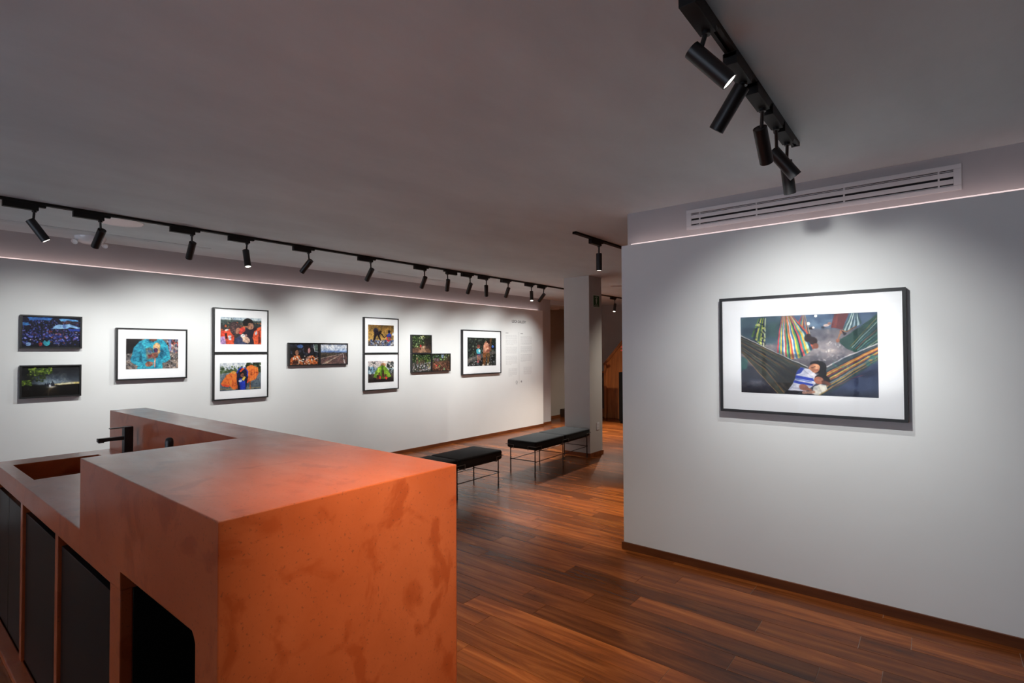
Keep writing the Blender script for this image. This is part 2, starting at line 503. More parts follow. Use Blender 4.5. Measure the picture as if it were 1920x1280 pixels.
bobj('bracket', (-1.922, -1.875, .66, .72, .75, .826), 'white_enamel', ct)

# tap
tp = thing('tap', (-3.70, 1.005, WT), 'black square kitchen tap with thin flat lever behind the sink', 'tap')
bobj('post', (-3.722, -3.676, .984, 1.028, WT, 1.072), 'black_metal', tp, bevel=.002)
bm = bmesh.new(); box(bm, -3.714, -3.684, .862, .986, .998, 1.018); box(bm, -3.71, -3.688, .866, .892, .992, .999)
obj('spout', bm, 'black_metal', tp, bevel=.0015)
bobj('lever', (-3.712, -3.686, .918, .990, 1.066, 1.071), 'black_metal', tp)
dp = thing('soap_dispenser', (-3.03, 1.0, WT), 'small black rounded dispenser standing behind the raised block', 'dispenser')
bm = bmesh.new(); lathe(bm, (-3.03, 1.0, WT), (0, 0, 1), [(0, 0), (0, .019), (.180, .019), (.194, .016), (.200, .009), (.201, 0)])
obj('body', bm, 'black_metal', dp, smooth=True)
bm = bmesh.new(); cyl(bm, (-3.03, 1.0, WT), (-3.03, 1.0, WT + .006), .034, 20)
obj('base_ring', bm, 'black_metal', dp, smooth=True)

# ------------------------------------------------------------------ benches
def make_bench(loc, rz, label):
    """two cushions on a wire frame; runs along +Y from loc"""
    t = thing('bench', loc, label, 'bench', 'black benches along the gallery')
    t.rotation_euler.z = rz
    P, W = .655, .365
    for k in range(2):
        bm = bmesh.new()
        nx, ny = 12, 16
        y0, y1, x0, x1 = k * P - .035 + (.004 if k else 0) + (.035 if k else 0), (k + 1) * P + (.035 if k else -.004), -.035, W + .035
        z0, z1 = .308, .412
        box(bm, x0, x1, y0, y1, z0, z1)
        bmesh.ops.subdivide_edges(bm, edges=bm.edges[:], cuts=5, use_grid_fill=True)
        finish(bm)
        for v in bm.verts:
            u = (v.co.x - x0) / (x1 - x0) * 2 - 1; w = (v.co.y - y0) / (y1 - y0) * 2 - 1; s = (v.co.z - z0) / (z1 - z0) * 2 - 1
            if abs(s) > .99:
                v.co.z += (.016 if s > 0 else -.006) * (1 - u * u) ** .6 * (1 - w * w) ** .6 if abs(u) < 1 and abs(w) < 1 else 0
        bmesh.ops.bevel(bm, geom=[e for e in bm.edges if e.calc_face_angle(0) > 1.2], offset=.026, segments=4, affect='EDGES', profile=.5)
        obj('cushion', bm, 'black_fabric', t, smooth=True)
    for x in (0, W):
        for k in range(3):
            bm = bmesh.new()
            lathe(bm, (x, k * P, 0), (0, 0, 1), [(0, 0), (0, .0085), (.05, .0075), (.31, .0065), (.31, 0)], 10)
            obj('leg', bm, 'wire_dark', t, smooth=True)
    for z, n in ((.300, 'seat_rail'), (.160, 'stretcher')):
        bm = bmesh.new()
        for x in (0, W): cyl(bm, (x, -.012, z), (x, 2 * P + .012, z), .0045, 8)
        for k in range(3): cyl(bm, (-.012, k * P, z + .009), (W + .012, k * P, z + .009), .0045, 8)
        obj(n, bm, 'wire_dark', t, smooth=True)
    for x, sx in ((0, -1), (W, 1)):
        xo = x + sx * .042
        for k in range(3):
            y = k * P
            bm = bmesh.new()
            ya, yb = y - .075, y + .075
            if k == 0: ya = y - .040
            if k == 2: yb = y + .040
            pts = [(x, ya if k else y, .300)]
            pts = []
            if k > 0: pts += [(x, ya, .300), (xo, ya, .300), (xo, ya, .352)]
            else: pts += [(x - sx * .075, y - .042, .300), (x - sx * .075, y - .042, .352), (xo, y - .042, .352)]
            if k < 2: pts += [(xo, yb, .352), (xo, yb, .300), (x, yb, .300)]
            else: pts += [(xo, y + .042, .352), (x - sx * .075, y + .042, .352), (x - sx * .075, y + .042, .300)]
            tube(bm, pts, .0036, 8)
            obj('clip', bm, 'wire_clip', t, smooth=True)
    return t
make_bench((-4.155, 3.165, 0), math.radians(0.8), 'black cushioned wire-leg bench partly hidden behind the terracotta counter')
make_bench((-4.165, 5.140, 0), math.radians(2.6), 'black cushioned wire-leg bench standing in front of the grey column')

# ------------------------------------------------------------------ lighting tracks and spotlights
def rail(x, y0, y1, label):
    t = thing('light_track', (x, y0, CEIL), label, 'light track')
    bm = bmesh.new()
    box(bm, x - .018, x - .006, y0, y1, 2.553, CEIL); box(bm, x + .006, x + .018, y0, y1, 2.553, CEIL)
    box(bm, x - .006, x + .006, y0, y1, 2.562, CEIL)
    obj('rail', bm, 'black_track', t)
    for y in (y0, y1 - .012): bobj('end_cap', (x - .019, x + .019, y, y + .012, 2.551, CEIL - .001), 'black_track', t)
rail(-4.95, -3.6, 10.4, 'long black ceiling track running along the picture wall')
rail(-0.555, -1.2, 3.04, 'short black ceiling track in front of the large hammock photograph')
rail(-2.52, 4.03, 9.6, 'black ceiling track beyond the partition wall edge')

def spotlight(x, y, top, d, label, power, size=62, blend=1.0, color=COOL, flip=False, drop=2.505, w=.036, lit=True):
    """adapter clipped in the rail at (x, y), stem, tilted cylinder head; top = centre of the head's back end"""
    d = Vector(d).normalized(); top = Vector(top)
    t = thing('track_spotlight', (x, y, 2.553), label, 'spotlight', 'black track spotlights')
    bm = bmesh.new()
    s = -1 if flip else 1
    a, b = sorted((y - s * .165, y + s * .022))
    box(bm, x - w / 2, x + w / 2, a, b, drop + .004, 2.553)
    a, b = sorted((y - s * .165, y + s * .062))
    box(bm, x - w / 2 + .003, x + w / 2 - .003, a, b, 2.536, 2.554)
    obj('adapter', bm, 'black_track', t, bevel=.0015)
    pivot = top + d * .032
    bm = bmesh.new()
    cyl(bm, (x, y, drop - .008), (x, y, drop + .006), .014, 14)
    cyl(bm, (x, y, drop), pivot, .0075, 12)
    obj('stem', bm, 'black_metal', t, smooth=True)
    bm = bmesh.new()
    L, R = .165, .028
    lathe(bm, top, d, [(.003, 0), (.003, R - .004), (0, R - .003), (.001, R), (L - .001, R), (L, R - .001), (L, R - .003), (L - .012, R - .005), (L - .012, R - .006)], 28)
    hd_ = obj('head', bm, 'black_metal', t, smooth=True)
    bm = bmesh.new()
    lathe(bm, top + d * (L - .012), d, [(0, 0), (0, R - .0055), (.0095, R - .0045), (.0095, 0)], 24)
    obj('lens', bm, 'lamp_lens', hd_, smooth=True)
    if power:
        ld = bpy.data.lights.new('beam', 'SPOT')
        ld.energy = power; ld.spot_size = math.radians(size); ld.spot_blend = blend
        ld.shadow_soft_size = .018; ld.color = color
        lo = bpy.data.objects.new('beam', ld); COL.objects.link(lo)
        q = d.to_track_quat('-Z', 'Y').to_matrix().to_4x4()
        q.translation = top + d * (L + .02)
        lo.parent = t
        lo.matrix_parent_inverse = Matrix.Translation(-t.location)
        lo.matrix_basis = q
    return t

NTH = ['first', 'second', 'third', 'fourth', 'fifth', 'sixth', 'seventh', 'eighth', 'ninth', 'tenth', 'eleventh', 'twelfth', 'thirteenth']
T1 = -4.95
HEADS = [  # stem y, head back end (x, y, z), direction, power, cone
    (0.781, (T1, 0.758, 2.44), (0.12, .52, -.83), P_FLOOR * .5, 60, False),
    (1.159, (T1, 1.171, 2.441), (-.725, -.106, -.74), P_WALL * .7, 90, False),
    (1.793, (T1, 1.801, 2.443), (-.714, .07, -.757), P_WALL, 98, False),
    (2.256, (T1, 2.245, 2.443), (.292, 0, -.956), P_FLOOR, 60, False),
    (2.869, (T1, 2.897, 2.438), (-.692, -.246, -.739), P_WALL, 98, False),
    (3.623, (T1, 3.643, 2.437), (-.737, .081, -.731), P_WALL, 98, False),
    (4.424, (T1, 4.439, 2.430), (-.688, .204, -.756), P_WALL, 98, False),
    (4.819, (T1, 4.833, 2.436), (-.514, .351, -.783), P_WALL * .4, 80, True),
    (5.246, (T1, 5.262, 2.429), (-.653, .267, -.768), P_WALL, 98, False),
    (5.581, (T1, 5.575, 2.432), (-.348, .407, -.844), P_WALL * .4, 80, False),
    (6.068, (T1, 6.078, 2.442), (-.60, .30, -.74), P_WALL, 98, False),
    (6.648, (T1, 6.645, 2.439), (.248, -.299, -.922), P_FLOOR * 3.0, 78, False),
    (6.982, (T1, 6.993, 2.428), (-.743, .119, -.658), P_WALL * .8, 90, False),
]
for i, (y, tp_, d, pw, sz, fl) in enumerate(HEADS):
    spotlight(T1, y, tp_, d, 'black track spotlight, %s from the left on the long track' % NTH[i], pw, sz, flip=fl)
spotlight(T1, 7.95, (T1, 7.95, 2.435), (-.76, .02, -.65), 'black track spotlight hidden behind the grey column', P_WALL * .8, 78)
spotlight(T1, 9.393, (T1, 9.41, 2.428), (.06, -.36, -.93), 'black track spotlight seen between the column and the partition wall', P_FLOOR * 7, 90, color=WARM)
spotlight(-2.52, 4.472, (-2.52, 4.471, 2.437), (0, 0, -1), 'black track spotlight pointing straight down beside the partition edge', P_FLOOR * 4.6, 62, color=WARM)
spotlight(-2.52, 7.6, (-2.52, 7.6, 2.437), (-.60, -.12, -.78), 'added unseen black track spotlight on the track behind the partition wall', P_FLOOR * .8, 90, color=WARM)  # unseen lamp added to light the right side of the column
spotlight(-2.52, 8.9, (-2.52, 8.9, 2.437), (-.80, .36, -.48), 'added unseen black track spotlight aimed at the stair enclosure from behind the partition', P_FLOOR * 3.0, 46, color=WARM)  # hidden extra lamp put in to brighten the stair panel
T2 = -.555
spotlight(T2, 1.676, (-.598, 1.665, 2.462), (.62, .30, -.72), 'nearest large black spotlight on the short track, tilted to the right', P_FLOOR * .06, 80, w=.05)
spotlight(T2, 2.09, (-.535, 2.00, 2.455), (-.60, .09, -.79), 'black spotlight on the short track tilted down to the left', 90, 86, blend=1.0, w=.05, color=WARM)
spotlight(T2, .80, (-.53, .78, 2.45), (-.43, .26, -.865), 'added unseen black spotlight on the short track above the terracotta counter', 225, 67, blend=1.0, w=.05, color=WARM)  # out-of-view lamp added to light the counter's top and right face
spotlight(T2, 2.368, (-.572, 2.395, 2.443), (-.015, .72, -.70), 'black spotlight in the middle of the short track aimed at the hammock photograph', P_WALL * 1.18, 97, w=.05)
spotlight(T2, 2.607, (-.590, 2.690, 2.440), (.53, .32, -.78), 'black spotlight on the short track tilted right above the last one', P_FLOOR * .03, 80, w=.05)
spotlight(T2, 2.836, (-.572, 2.885, 2.440), (.02, .42, -.90), 'last black spotlight at the far end of the short track, hanging nearly upright', P_WALL * .6, 76, w=.05)

# ------------------------------------------------------------------ ceiling and wall fittings
vt = thing('air_vent', (-.64, YRR, 2.43), 'long white linear air vent above the large hammock photograph', 'vent')
V0, V1, VB, VT = -1.405, .118, 2.372, 2.515
bm = bmesh.new()
ya, yb = YRR - .014, YRR
box(bm, V0, V1, ya, yb, VT - .026, VT); box(bm, V0, V1, ya, yb, VB, VB + .026)
box(bm, V0, V0 + .035, ya, yb, VB + .026, VT - .026); box(bm, V1 - .035, V1, ya, yb, VB + .026, VT - .026)
obj('vent_frame', bm, 'white_enamel', vt, bevel=.002)
bobj('vent_back', (V0 + .03, V1 - .03, yb - .002, yb - .0005, VB + .02, VT - .02), 'dark_slot', vt)
for z in (2.424, 2.463):
    bobj('blade', (V0 + .035, V1 - .035, ya + .002, yb - .002, z - .0125, z + .0125), 'white_enamel', vt, bevel=.001)
for z in (2.402, 2.482):
    bobj('blade', (V0 + .035, V1 - .035, ya + .005, yb - .002, z - .002, z + .002), 'white_enamel', vt)
for x in (-1.31, -.93, -.43, .02):
    bobj('bridge', (x - .004, x + .004, ya + .003, yb - .002, VB + .026, VT - .026), 'white_enamel', vt)

for x, y, r, lb in ((-5.19, 1.352, .155, 'flat white round ceiling speaker beside the long track'), (-4.08, 7.87, .13, 'flat white round ceiling speaker behind the grey column')):
    t = thing('ceiling_speaker', (x, y, CEIL), lb, 'speaker')
    bm = bmesh.new(); lathe(bm, (x, y, CEIL), (0, 0, -1), [(0, r), (.004, r), (.006, r - .006), (.005, r - .012), (.005, r - .013)], 48)
    obj('rim', bm, 'gloss_white', t, smooth=True)
    bm = bmesh.new(); lathe(bm, (x, y, CEIL), (0, 0, -1), [(.0, r - .012), (.0052, r - .012), (.0052, 0)], 48)
    obj('grille', bm, 'gloss_white', t, smooth=True)
t = thing('downlight', (-6.62, 9.75, 2.47), 'dim round corridor ceiling light seen left of the column', 'ceiling light')
bm = bmesh.new(); lathe(bm, (-6.62, 9.75, 2.47), (0, 0, -1), [(0, .11), (.03, .11), (.04, .10), (.04, 0)], 32)
obj('dome', bm, 'white_plastic', t, smooth=True)
bm = bmesh.new(); lathe(bm, (-6.62, 9.75, 2.47), (0, 0, -1), [(0, .125), (.012, .125), (.014, .112), (.006, .108)], 32)
obj('rim', bm, 'white_plastic', t, smooth=True)

for y0, y1, lb in ((.70, 2.28, 'flush linear ceiling slot diffuser near the left of the picture wall'), (4.35, 5.86, 'flush linear ceiling slot diffuser above the small forest photographs')):
    t = thing('slot_diffuser', (-5.84, y0, CEIL), lb, 'air diffuser')
    bm = bmesh.new()
    for a, b in ((-5.885, -5.865), (-5.815, -5.795)): box(bm, a, b, y0, y1, CEIL - .004, CEIL)
    for y in (y0, y1 - .02): box(bm, -5.865, -5.815, y, y + .02, CEIL - .004, CEIL)
    obj('slot_frame', bm, 'ceiling_plaster', t)
    bobj('slot', (-5.865, -5.860, y0 + .02, y1 - .02, CEIL - .002, CEIL), 'dark_slot', t)
    bobj('slot', (-5.820, -5.815, y0 + .02, y1 - .02, CEIL - .002, CEIL), 'dark_slot', t)
    bobj('slot_panel', (-5.858, -5.822, y0 + .02, y1 - .02, CEIL - .004, CEIL), 'ceiling_plaster', t)

em = thing('emergency_light', (-6.08, 1.35, CEIL), 'white twin-head emergency light on the ceiling behind the second spotlight', 'emergency light')
bm = bmesh.new(); lathe(bm, (-6.08, 1.35, CEIL), (0, 0, -1), [(0, .118), (.02, .116), (.045, .095), (.062, .06), (.066, 0)], 32)
obj('housing', bm, 'gloss_white', em, smooth=True)
for dy, dx in ((-.115, .02), (.118, -.02)):
    bm = bmesh.new(); lathe(bm, (-6.08 + dx, 1.35 + dy, CEIL - .055), (.5, -.5, -.6), [(-.02, 0), (-.02, .012), (0, .026), (.012, .026), (.012, .022), (.006, .018), (.004, 0)], 20)
    hd = obj('lamp_head', bm, 'gloss_white', em, smooth=True)

def text_mesh(name, body, size, mat, parent, origin, xdir, ydir, align='LEFT', thick=.0008, spacing=1.0):
    cu = bpy.data.curves.new(name, 'FONT')
    cu.body = body; cu.size = size; cu.align_x = align; cu.extrude = thick; cu.space_character = spacing; cu.resolution_u = 2
    ob = bpy.data.objects.new(name, cu); COL.objects.link(ob)
    dg = bpy.context.evaluated_depsgraph_get()
    me = bpy.data.meshes.new_from_object(ob.evaluated_get(dg))
    bpy.data.objects.remove(ob); bpy.data.curves.remove(cu)
    me.name = name
    X, Y = Vector(xdir), Vector(ydir); Z = X.cross(Y)
    M = Matrix.Identity(4)
    for i in range(3):
        M[i][0], M[i][1], M[i][2], M[i][3] = X[i], Y[i], Z[i], origin[i]
    me.transform(M)
    me.materials.clear(); me.materials.append(MATS[mat])
    o = bpy.data.objects.new(name, me); COL.objects.link(o)
    o.parent = parent; o.matrix_parent_inverse = Matrix.Translation(-parent.location)
    return o

# evacuation sign and outlet on the column's lit side
SX = -3.84
sg = thing('exit_sign', (SX, 6.722, 2.22), 'small green and white evacuation sign high on the grey column', 'sign')
bobj('plate', (SX, SX + .003, 6.626, 6.818, 2.125, 2.313), 'sign_white', sg)
bobj('panel', (SX + .003, SX + .004, 6.640, 6.804, 2.139, 2.299), 'sign_green', sg)
bm = bmesh.new()
prism(bm, [(6.682, 2.272), (6.690, 2.279), (6.722, 2.289), (6.754, 2.279), (6.762, 2.272), (6.756, 2.268), (6.722, 2.280), (6.688, 2.268)], 'x', SX + .004, SX + .0046)
obj('chevron', bm, 'sign_white', sg)
bm = bmesh.new()
prism(bm, [(6.714, 2.184), (6.730, 2.184), (6.744, 2.246), (6.738, 2.250), (6.706, 2.250), (6.700, 2.246)], 'x', SX + .004, SX + .0046)
lathe(bm, (SX + .004, 6.722, 2.261), (1, 0, 0), [(0, 0), (0, .009), (.0006, .009), (.0006, 0)], 16)
obj('pictogram', bm, 'sign_white', sg)
text_mesh('lettering', 'RUTA DE', .017, 'sign_white', sg, (SX + .0043, 6.722, 2.163), (0, 1, 0), (0, 0, 1), 'CENTER', .0002)
text_mesh('lettering', 'EVACUACIÓN', .019, 'sign_white', sg, (SX + .0043, 6.722, 2.146), (0, 1, 0), (0, 0, 1), 'CENTER', .0002)
ou = thing('wall_outlet', (SX, 6.735, .418), 'small white wall outlet low on the grey column', 'outlet')
op_ = bobj('plate', (SX, SX + .008, 6.700, 6.772, .364, .472), 'white_plastic', ou, bevel=.002)
for z in (.40, .436):
    bobj('socket', (SX + .008, SX + .0088, 6.722, 6.750, z - .010, z + .010), 'white_enamel', op_)

# vinyl lettering on the picture wall
wt = thing('wall_text', (XL, 7.92, 1.5), 'grey exhibition text in two columns at the end of the picture wall', 'wall text')
text_mesh('title', 'LEICA GALLERY', .072, 'vinyl_dark', wt, (XL + .001, 7.70, 2.040), (0, 1, 0), (0, 0, 1), 'LEFT', .0006, .86)
rt_ = random.Random(5)
def para(y0, y1, z1, z0, short=1.0):
    bm = bmesh.new(); z = z1
    while z > z0:
        e = y1 if z - .028 > z0 else y0 + (y1 - y0) * short
        y = y0
        while y < e - .01:
            wl = min(rt_.uniform(.015, .05), e - y)
            box(bm, XL, XL + .0006, y, y + wl, z - .010, z)
            y += wl + .010
        z -= .0215
    o = obj('paragraph', bm, 'vinyl_pale', wt); o['kind'] = 'stuff'
for z1, z0, s in ((1.80, 1.62, .7), (1.585, 1.462, .9), (1.415, 1.255, .5), (1.18, 1.04, .4)):
    para(7.52 if z1 > 1.2 else 7.60, 7.865, z1, z0, s)
for z1, z0, s in ((1.79, 1.625, .8), (1.60, 1.48, .6), (1.44, 1.29, .4), (1.20, 1.06, .9)):
    para(7.965 if z1 > 1.25 else 8.06, 8.325, z1, z0, s)
bobj('heading', (XL, XL + .0006, 7.52, 7.60, 1.835, 1.848), 'vinyl_grey', wt); bobj('heading', (XL, XL + .0006, 7.965, 8.04, 1.832, 1.845), 'vinyl_grey', wt)
bobj('divider_line', (XL, XL + .0006, 7.913, 7.917, .89, 1.87), 'vinyl_grey', wt)
bm = bmesh.new()
lathe(bm, (XL, 7.842, .918), (1, 0, 0), [(0, .030), (.0006, .030), (.0006, .022), (0, .022)], 24)
box(bm, XL, XL + .0006, 7.828, 7.856, .914, .922)
box(bm, XL, XL + .0006, 7.815, 7.870, .878, .882)
obj('emblem', bm, 'vinyl_grey', wt)
bm = bmesh.new(); lathe(bm, (XL, 7.985, .925), (1, 0, 0), [(0, 0), (0, .020), (.0006, .020), (.0006, 0)], 20)
obj('emblem', bm, 'vinyl_grey', wt)

# ------------------------------------------------------------------ photographs (flat print painted into a colour attribute)
class Paint:
    def __init__(s, w, h, aspect, base, seed=1):
        s.w, s.h, s.a = w, h, aspect
        s.U, s.V = np.meshgrid(np.linspace(0, 1, w), np.linspace(0, 1, h))
        s.X, s.Y = s.U * aspect, s.V
        s.c = np.zeros((h, w, 3)) + np.array(base, float)
        s.r = np.random.RandomState(seed)
        s.px = 1.0 / h
    def m(s, mask, col, op=1.0):
        k = (np.clip(mask, 0, 1) * op)[..., None]
        s.c = s.c * (1 - k) + np.array(col, float) * k
    def grad(s, stops):
        vs = [q[0] for q in stops]
        for i in range(3):
            s.c[..., i] = np.interp(s.V, vs, [q[1][i] for q in stops])
    def band(s, v0, v1, col, soft=.02, op=1.0):
        s.m(np.clip((s.V - v0) / soft + .5, 0, 1) * np.clip((v1 - s.V) / soft + .5, 0, 1), col, op)
    def poly(s, pts, col, soft=1.2, op=1.0):
        P = [(u * s.a, v) for u, v in pts]
        ins = np.zeros(s.X.shape, bool); dmin = np.full(s.X.shape, 9.0)
        n = len(P)
        for i in range(n):
            (x0, y0), (x1, y1) = P[i], P[(i + 1) % n]
            if y0 != y1:
                c = ((y0 > s.Y) != (y1 > s.Y)) & (s.X < (x1 - x0) * (s.Y - y0) / (y1 - y0) + x0)
                ins ^= c
            dx, dy = x1 - x0, y1 - y0; l2 = dx * dx + dy * dy + 1e-12
            t = np.clip(((s.X - x0) * dx + (s.Y - y0) * dy) / l2, 0, 1)
            dmin = np.minimum(dmin, np.hypot(s.X - x0 - t * dx, s.Y - y0 - t * dy))
        sd = np.where(ins, dmin, -dmin)
        s.m(sd / (soft * s.px) + .5, col, op)
    def ell(s, u, v, ru, rv, col, rot=0, soft=1.5, op=1.0):
        x, y = s.X - u * s.a, s.Y - v
        c, q = math.cos(rot), math.sin(rot)
        a, b = (x * c + y * q) / (ru * s.a), (-x * q + y * c) / rv
        r = np.sqrt(a * a + b * b)
        s.m((1 - r) * min(ru * s.a, rv) / (soft * s.px) + .5, col, op)
    def glow(s, u, v, ru, rv, col, op=1.0, p=2.0):
        r2 = ((s.U - u) / ru) ** 2 + ((s.V - v) / rv) ** 2
        s.m(np.exp(-r2 * p), col, op)
    def line(s, pts, wd, col, op=1.0, soft=1.2):
        dmin = np.full(s.X.shape, 9.0)
        for (u0, v0), (u1, v1) in zip(pts, pts[1:]):
            x0, y0, x1, y1 = u0 * s.a, v0, u1 * s.a, v1
            dx, dy = x1 - x0, y1 - y0; l2 = dx * dx + dy * dy + 1e-12
            t = np.clip(((s.X - x0) * dx + (s.Y - y0) * dy) / l2, 0, 1)
            dmin = np.minimum(dmin, np.hypot(s.X - x0 - t * dx, s.Y - y0 - t * dy))
        s.m((wd / 2 - dmin) / (soft * s.px) + .5, col, op)
    def specks(s, n, boxr, cols, r0, r1, op=.9, squash=1.0):
        u0, u1, v0, v1 = boxr
        for _ in range(n):
            u, v = s.r.uniform(u0, u1), s.r.uniform(v0, v1)
            q = s.r.uniform(r0, r1)
            s.ell(u, v, q / s.a, q * squash * s.r.uniform(.6, 1.4), cols[s.r.randint(len(cols))], s.r.uniform(0, 3), 1.5, op)
    def strips(s, a0, a1, b0, b1, cols, op=1.0):
        """fan of stripes between the segment a0-a1 and the segment b0-b1"""
        n = len(cols)
        L = lambda p, q, t: (p[0] + (q[0] - p[0]) * t, p[1] + (q[1] - p[1]) * t)
        for i, c in enumerate(cols):
            t0, t1 = i / n, (i + 1) / n
            s.poly([L(a0, a1, t0), L(a0, a1, t1), L(b0, b1, t1), L(b0, b1, t0)], c, 1.0, op)
    def grain(s, n, amp):
        g = s.r.rand(n + 2, int(n * s.a) + 2)
        gy, gx = s.V * n, s.U * int(n * s.a)
        i, j = gy.astype(int), gx.astype(int); fy, fx = gy - i, gx - j
        v = (g[i, j] * (1 - fx) + g[i, j + 1] * fx) * (1 - fy) + (g[i + 1, j] * (1 - fx) + g[i + 1, j + 1] * fx) * fy
        s.c *= (1 + (v - .5) * 2 * amp)[..., None]

    def vnoise(s, n):
        g = s.r.rand(n + 2, int(n * s.a) + 2)
        gy, gx = s.V * n, s.U * int(n * s.a)
        i, j = gy.astype(int), gx.astype(int); fy, fx = gy - i, gx - j
        fy, fx = fy * fy * (3 - 2 * fy), fx * fx * (3 - 2 * fx)
        return (g[i, j] * (1 - fx) + g[i, j + 1] * fx) * (1 - fy) + (g[i + 1, j] * (1 - fx) + g[i + 1, j + 1] * fx) * fy - .5
    def develop(s, warp=1.0, tex=1.0):
        """uneven outlines and tonal texture of a photograph"""
        dx = sum(s.vnoise(n) * 2 * a for n, a in ((9, .010), (22, .007), (48, .004))) * warp
        dy = sum(s.vnoise(n) * 2 * a for n, a in ((9, .010), (22, .007), (48, .004))) * warp
        gx = np.clip((s.U + dx / s.a) * (s.w - 1), 0, s.w - 1.001); gy = np.clip((s.V + dy) * (s.h - 1), 0, s.h - 1.001)
        i, j = gy.astype(int), gx.astype(int); fy, fx = (gy - i)[..., None], (gx - j)[..., None]
        c = s.c
        s.c = (c[i, j] * (1 - fx) + c[i, j + 1] * fx) * (1 - fy) + (c[i + 1, j] * (1 - fx) + c[i + 1, j + 1] * fx) * fy
        t = sum(s.vnoise(n) * a for n, a in ((5, .22), (11, .26), (24, .26), (52, .20))) * tex
        s.c = s.c * (1 + t)[..., None]
        # a little unlike tint in the darker and lighter patches
        s.c[..., 2] *= 1 - .25 * t; s.c[..., 0] *= 1 + .15 * t
        # contrast curve of a print
        y = np.clip(s.c, 0, 255) / 255
        s.c = 255 * (y * .72 + (3 * y * y - 2 * y ** 3) * .28)
        return s

def pic_crowd():
    p = Paint(190, 124, 1.45, (20, 22, 48), 11)
    B = [(40, 60, 150), (60, 95, 200), (30, 40, 100), (95, 100, 190), (20, 30, 70), (120, 130, 215), (80, 60, 120), (14, 16, 34)]
    p.specks(420, (0, 1, .12, .72), B, .008, .02)
    p.specks(200, (0, 1, .55, 1), B, .014, .034)
    p.specks(60, (.05, 1, .45, .95), [(150, 60, 60), (190, 110, 70), (215, 215, 235), (120, 40, 60)], .008, .02)
    p.poly([(.08, .02), (.52, .02), (.47, .11), (.12, .13)], (38, 110, 190))
    p.poly([(.61, .05), (.8, .04), (.97, .09), (.97, .13), (.78, .1), (.66, .13)], (92, 165, 235))
    p.poly([(0, .2), (.1, .2), (.12, .27), (0, .3)], (50, 140, 215))
    p.poly([(.5, .38), (.57, .26), (.8, .22), (1, .33), (1, .38), (.8, .33), (.78, .38)], (140, 188, 238))
    p.poly([(.68, .25), (.73, .24), (.75, .36), (.7, .37)], (95, 125, 185))
    p.poly([(.78, .38), (1, .38), (1, .47), (.8, .45)], (28, 70, 170))
    p.specks(60, (.66, .98, .13, .22), [(150, 90, 60), (60, 45, 60), (100, 60, 50)], .008, .016)
    p.band(.92, 1.1, (12, 12, 20), .2, .8)
    p.ell(.41, .86, .062, .10, (38, 165, 185)); p.ell(.41, .77, .03, .045, (25, 25, 35))
    p.ell(.1, .9, .045, .06, (130, 165, 220)); p.ell(.3, .9, .03, .06, (170, 50, 50))
    return p
def pic_night():
    p = Paint(190, 124, 1.45, (40, 42, 46), 12)
    p.grad([(0, (44, 45, 48)), (.3, (52, 57, 66)), (.56, (92, 100, 108)), (.62, (40, 38, 38)), (1, (18, 16, 15))])
    p.glow(.5, .55, .4, .28, (150, 172, 190), .75, 2.2)
    p.poly([(.0, 0), (.2, 0), (.18, .5), (.1, .6), (0, .6)], (30, 30, 30), 16, .8)
    p.band(.62, 1.2, (24, 22, 21), .05, .9)
    p.poly([(.5, .60), (1, .55), (1, .62), (.55, .635)], (232, 205, 130), 2)
    p.poly([(.6, .6), (.9, .575), (.9, .6), (.6, .62)], (250, 245, 225), 3)
    p.specks(120, (.12, .5, .03, .28), [(95, 125, 40), (150, 175, 60), (60, 80, 35), (120, 145, 45)], .012, .035)
    p.specks(70, (.1, .4, .2, .5), [(60, 75, 35), (90, 105, 50), (35, 40, 28)], .01, .028)
    p.specks(50, (.0, .16, .45, .62), [(90, 115, 40), (130, 155, 50), (50, 60, 30)], .012, .03)
    for x, c in ((.36, (110, 90, 65)), (.44, (140, 120, 90)), (.52, (120, 100, 70)), (.62, (95, 78, 55)), (.7, (75, 62, 45))):
        p.line([(.48, .7), (x, 1.0)], .02, c, .6, 6)
    p.glow(.5, .68, .1, .08, (240, 235, 215), .9)
    for x in (.4, .44, .47, .51, .54): p.ell(x, .62, .014, .06, (26, 30, 50))
    p.ell(.47, .66, .018, .05, (225, 230, 245)); p.line([(.52, .5), (.53, .62)], .03, (60, 66, 76))
    return p
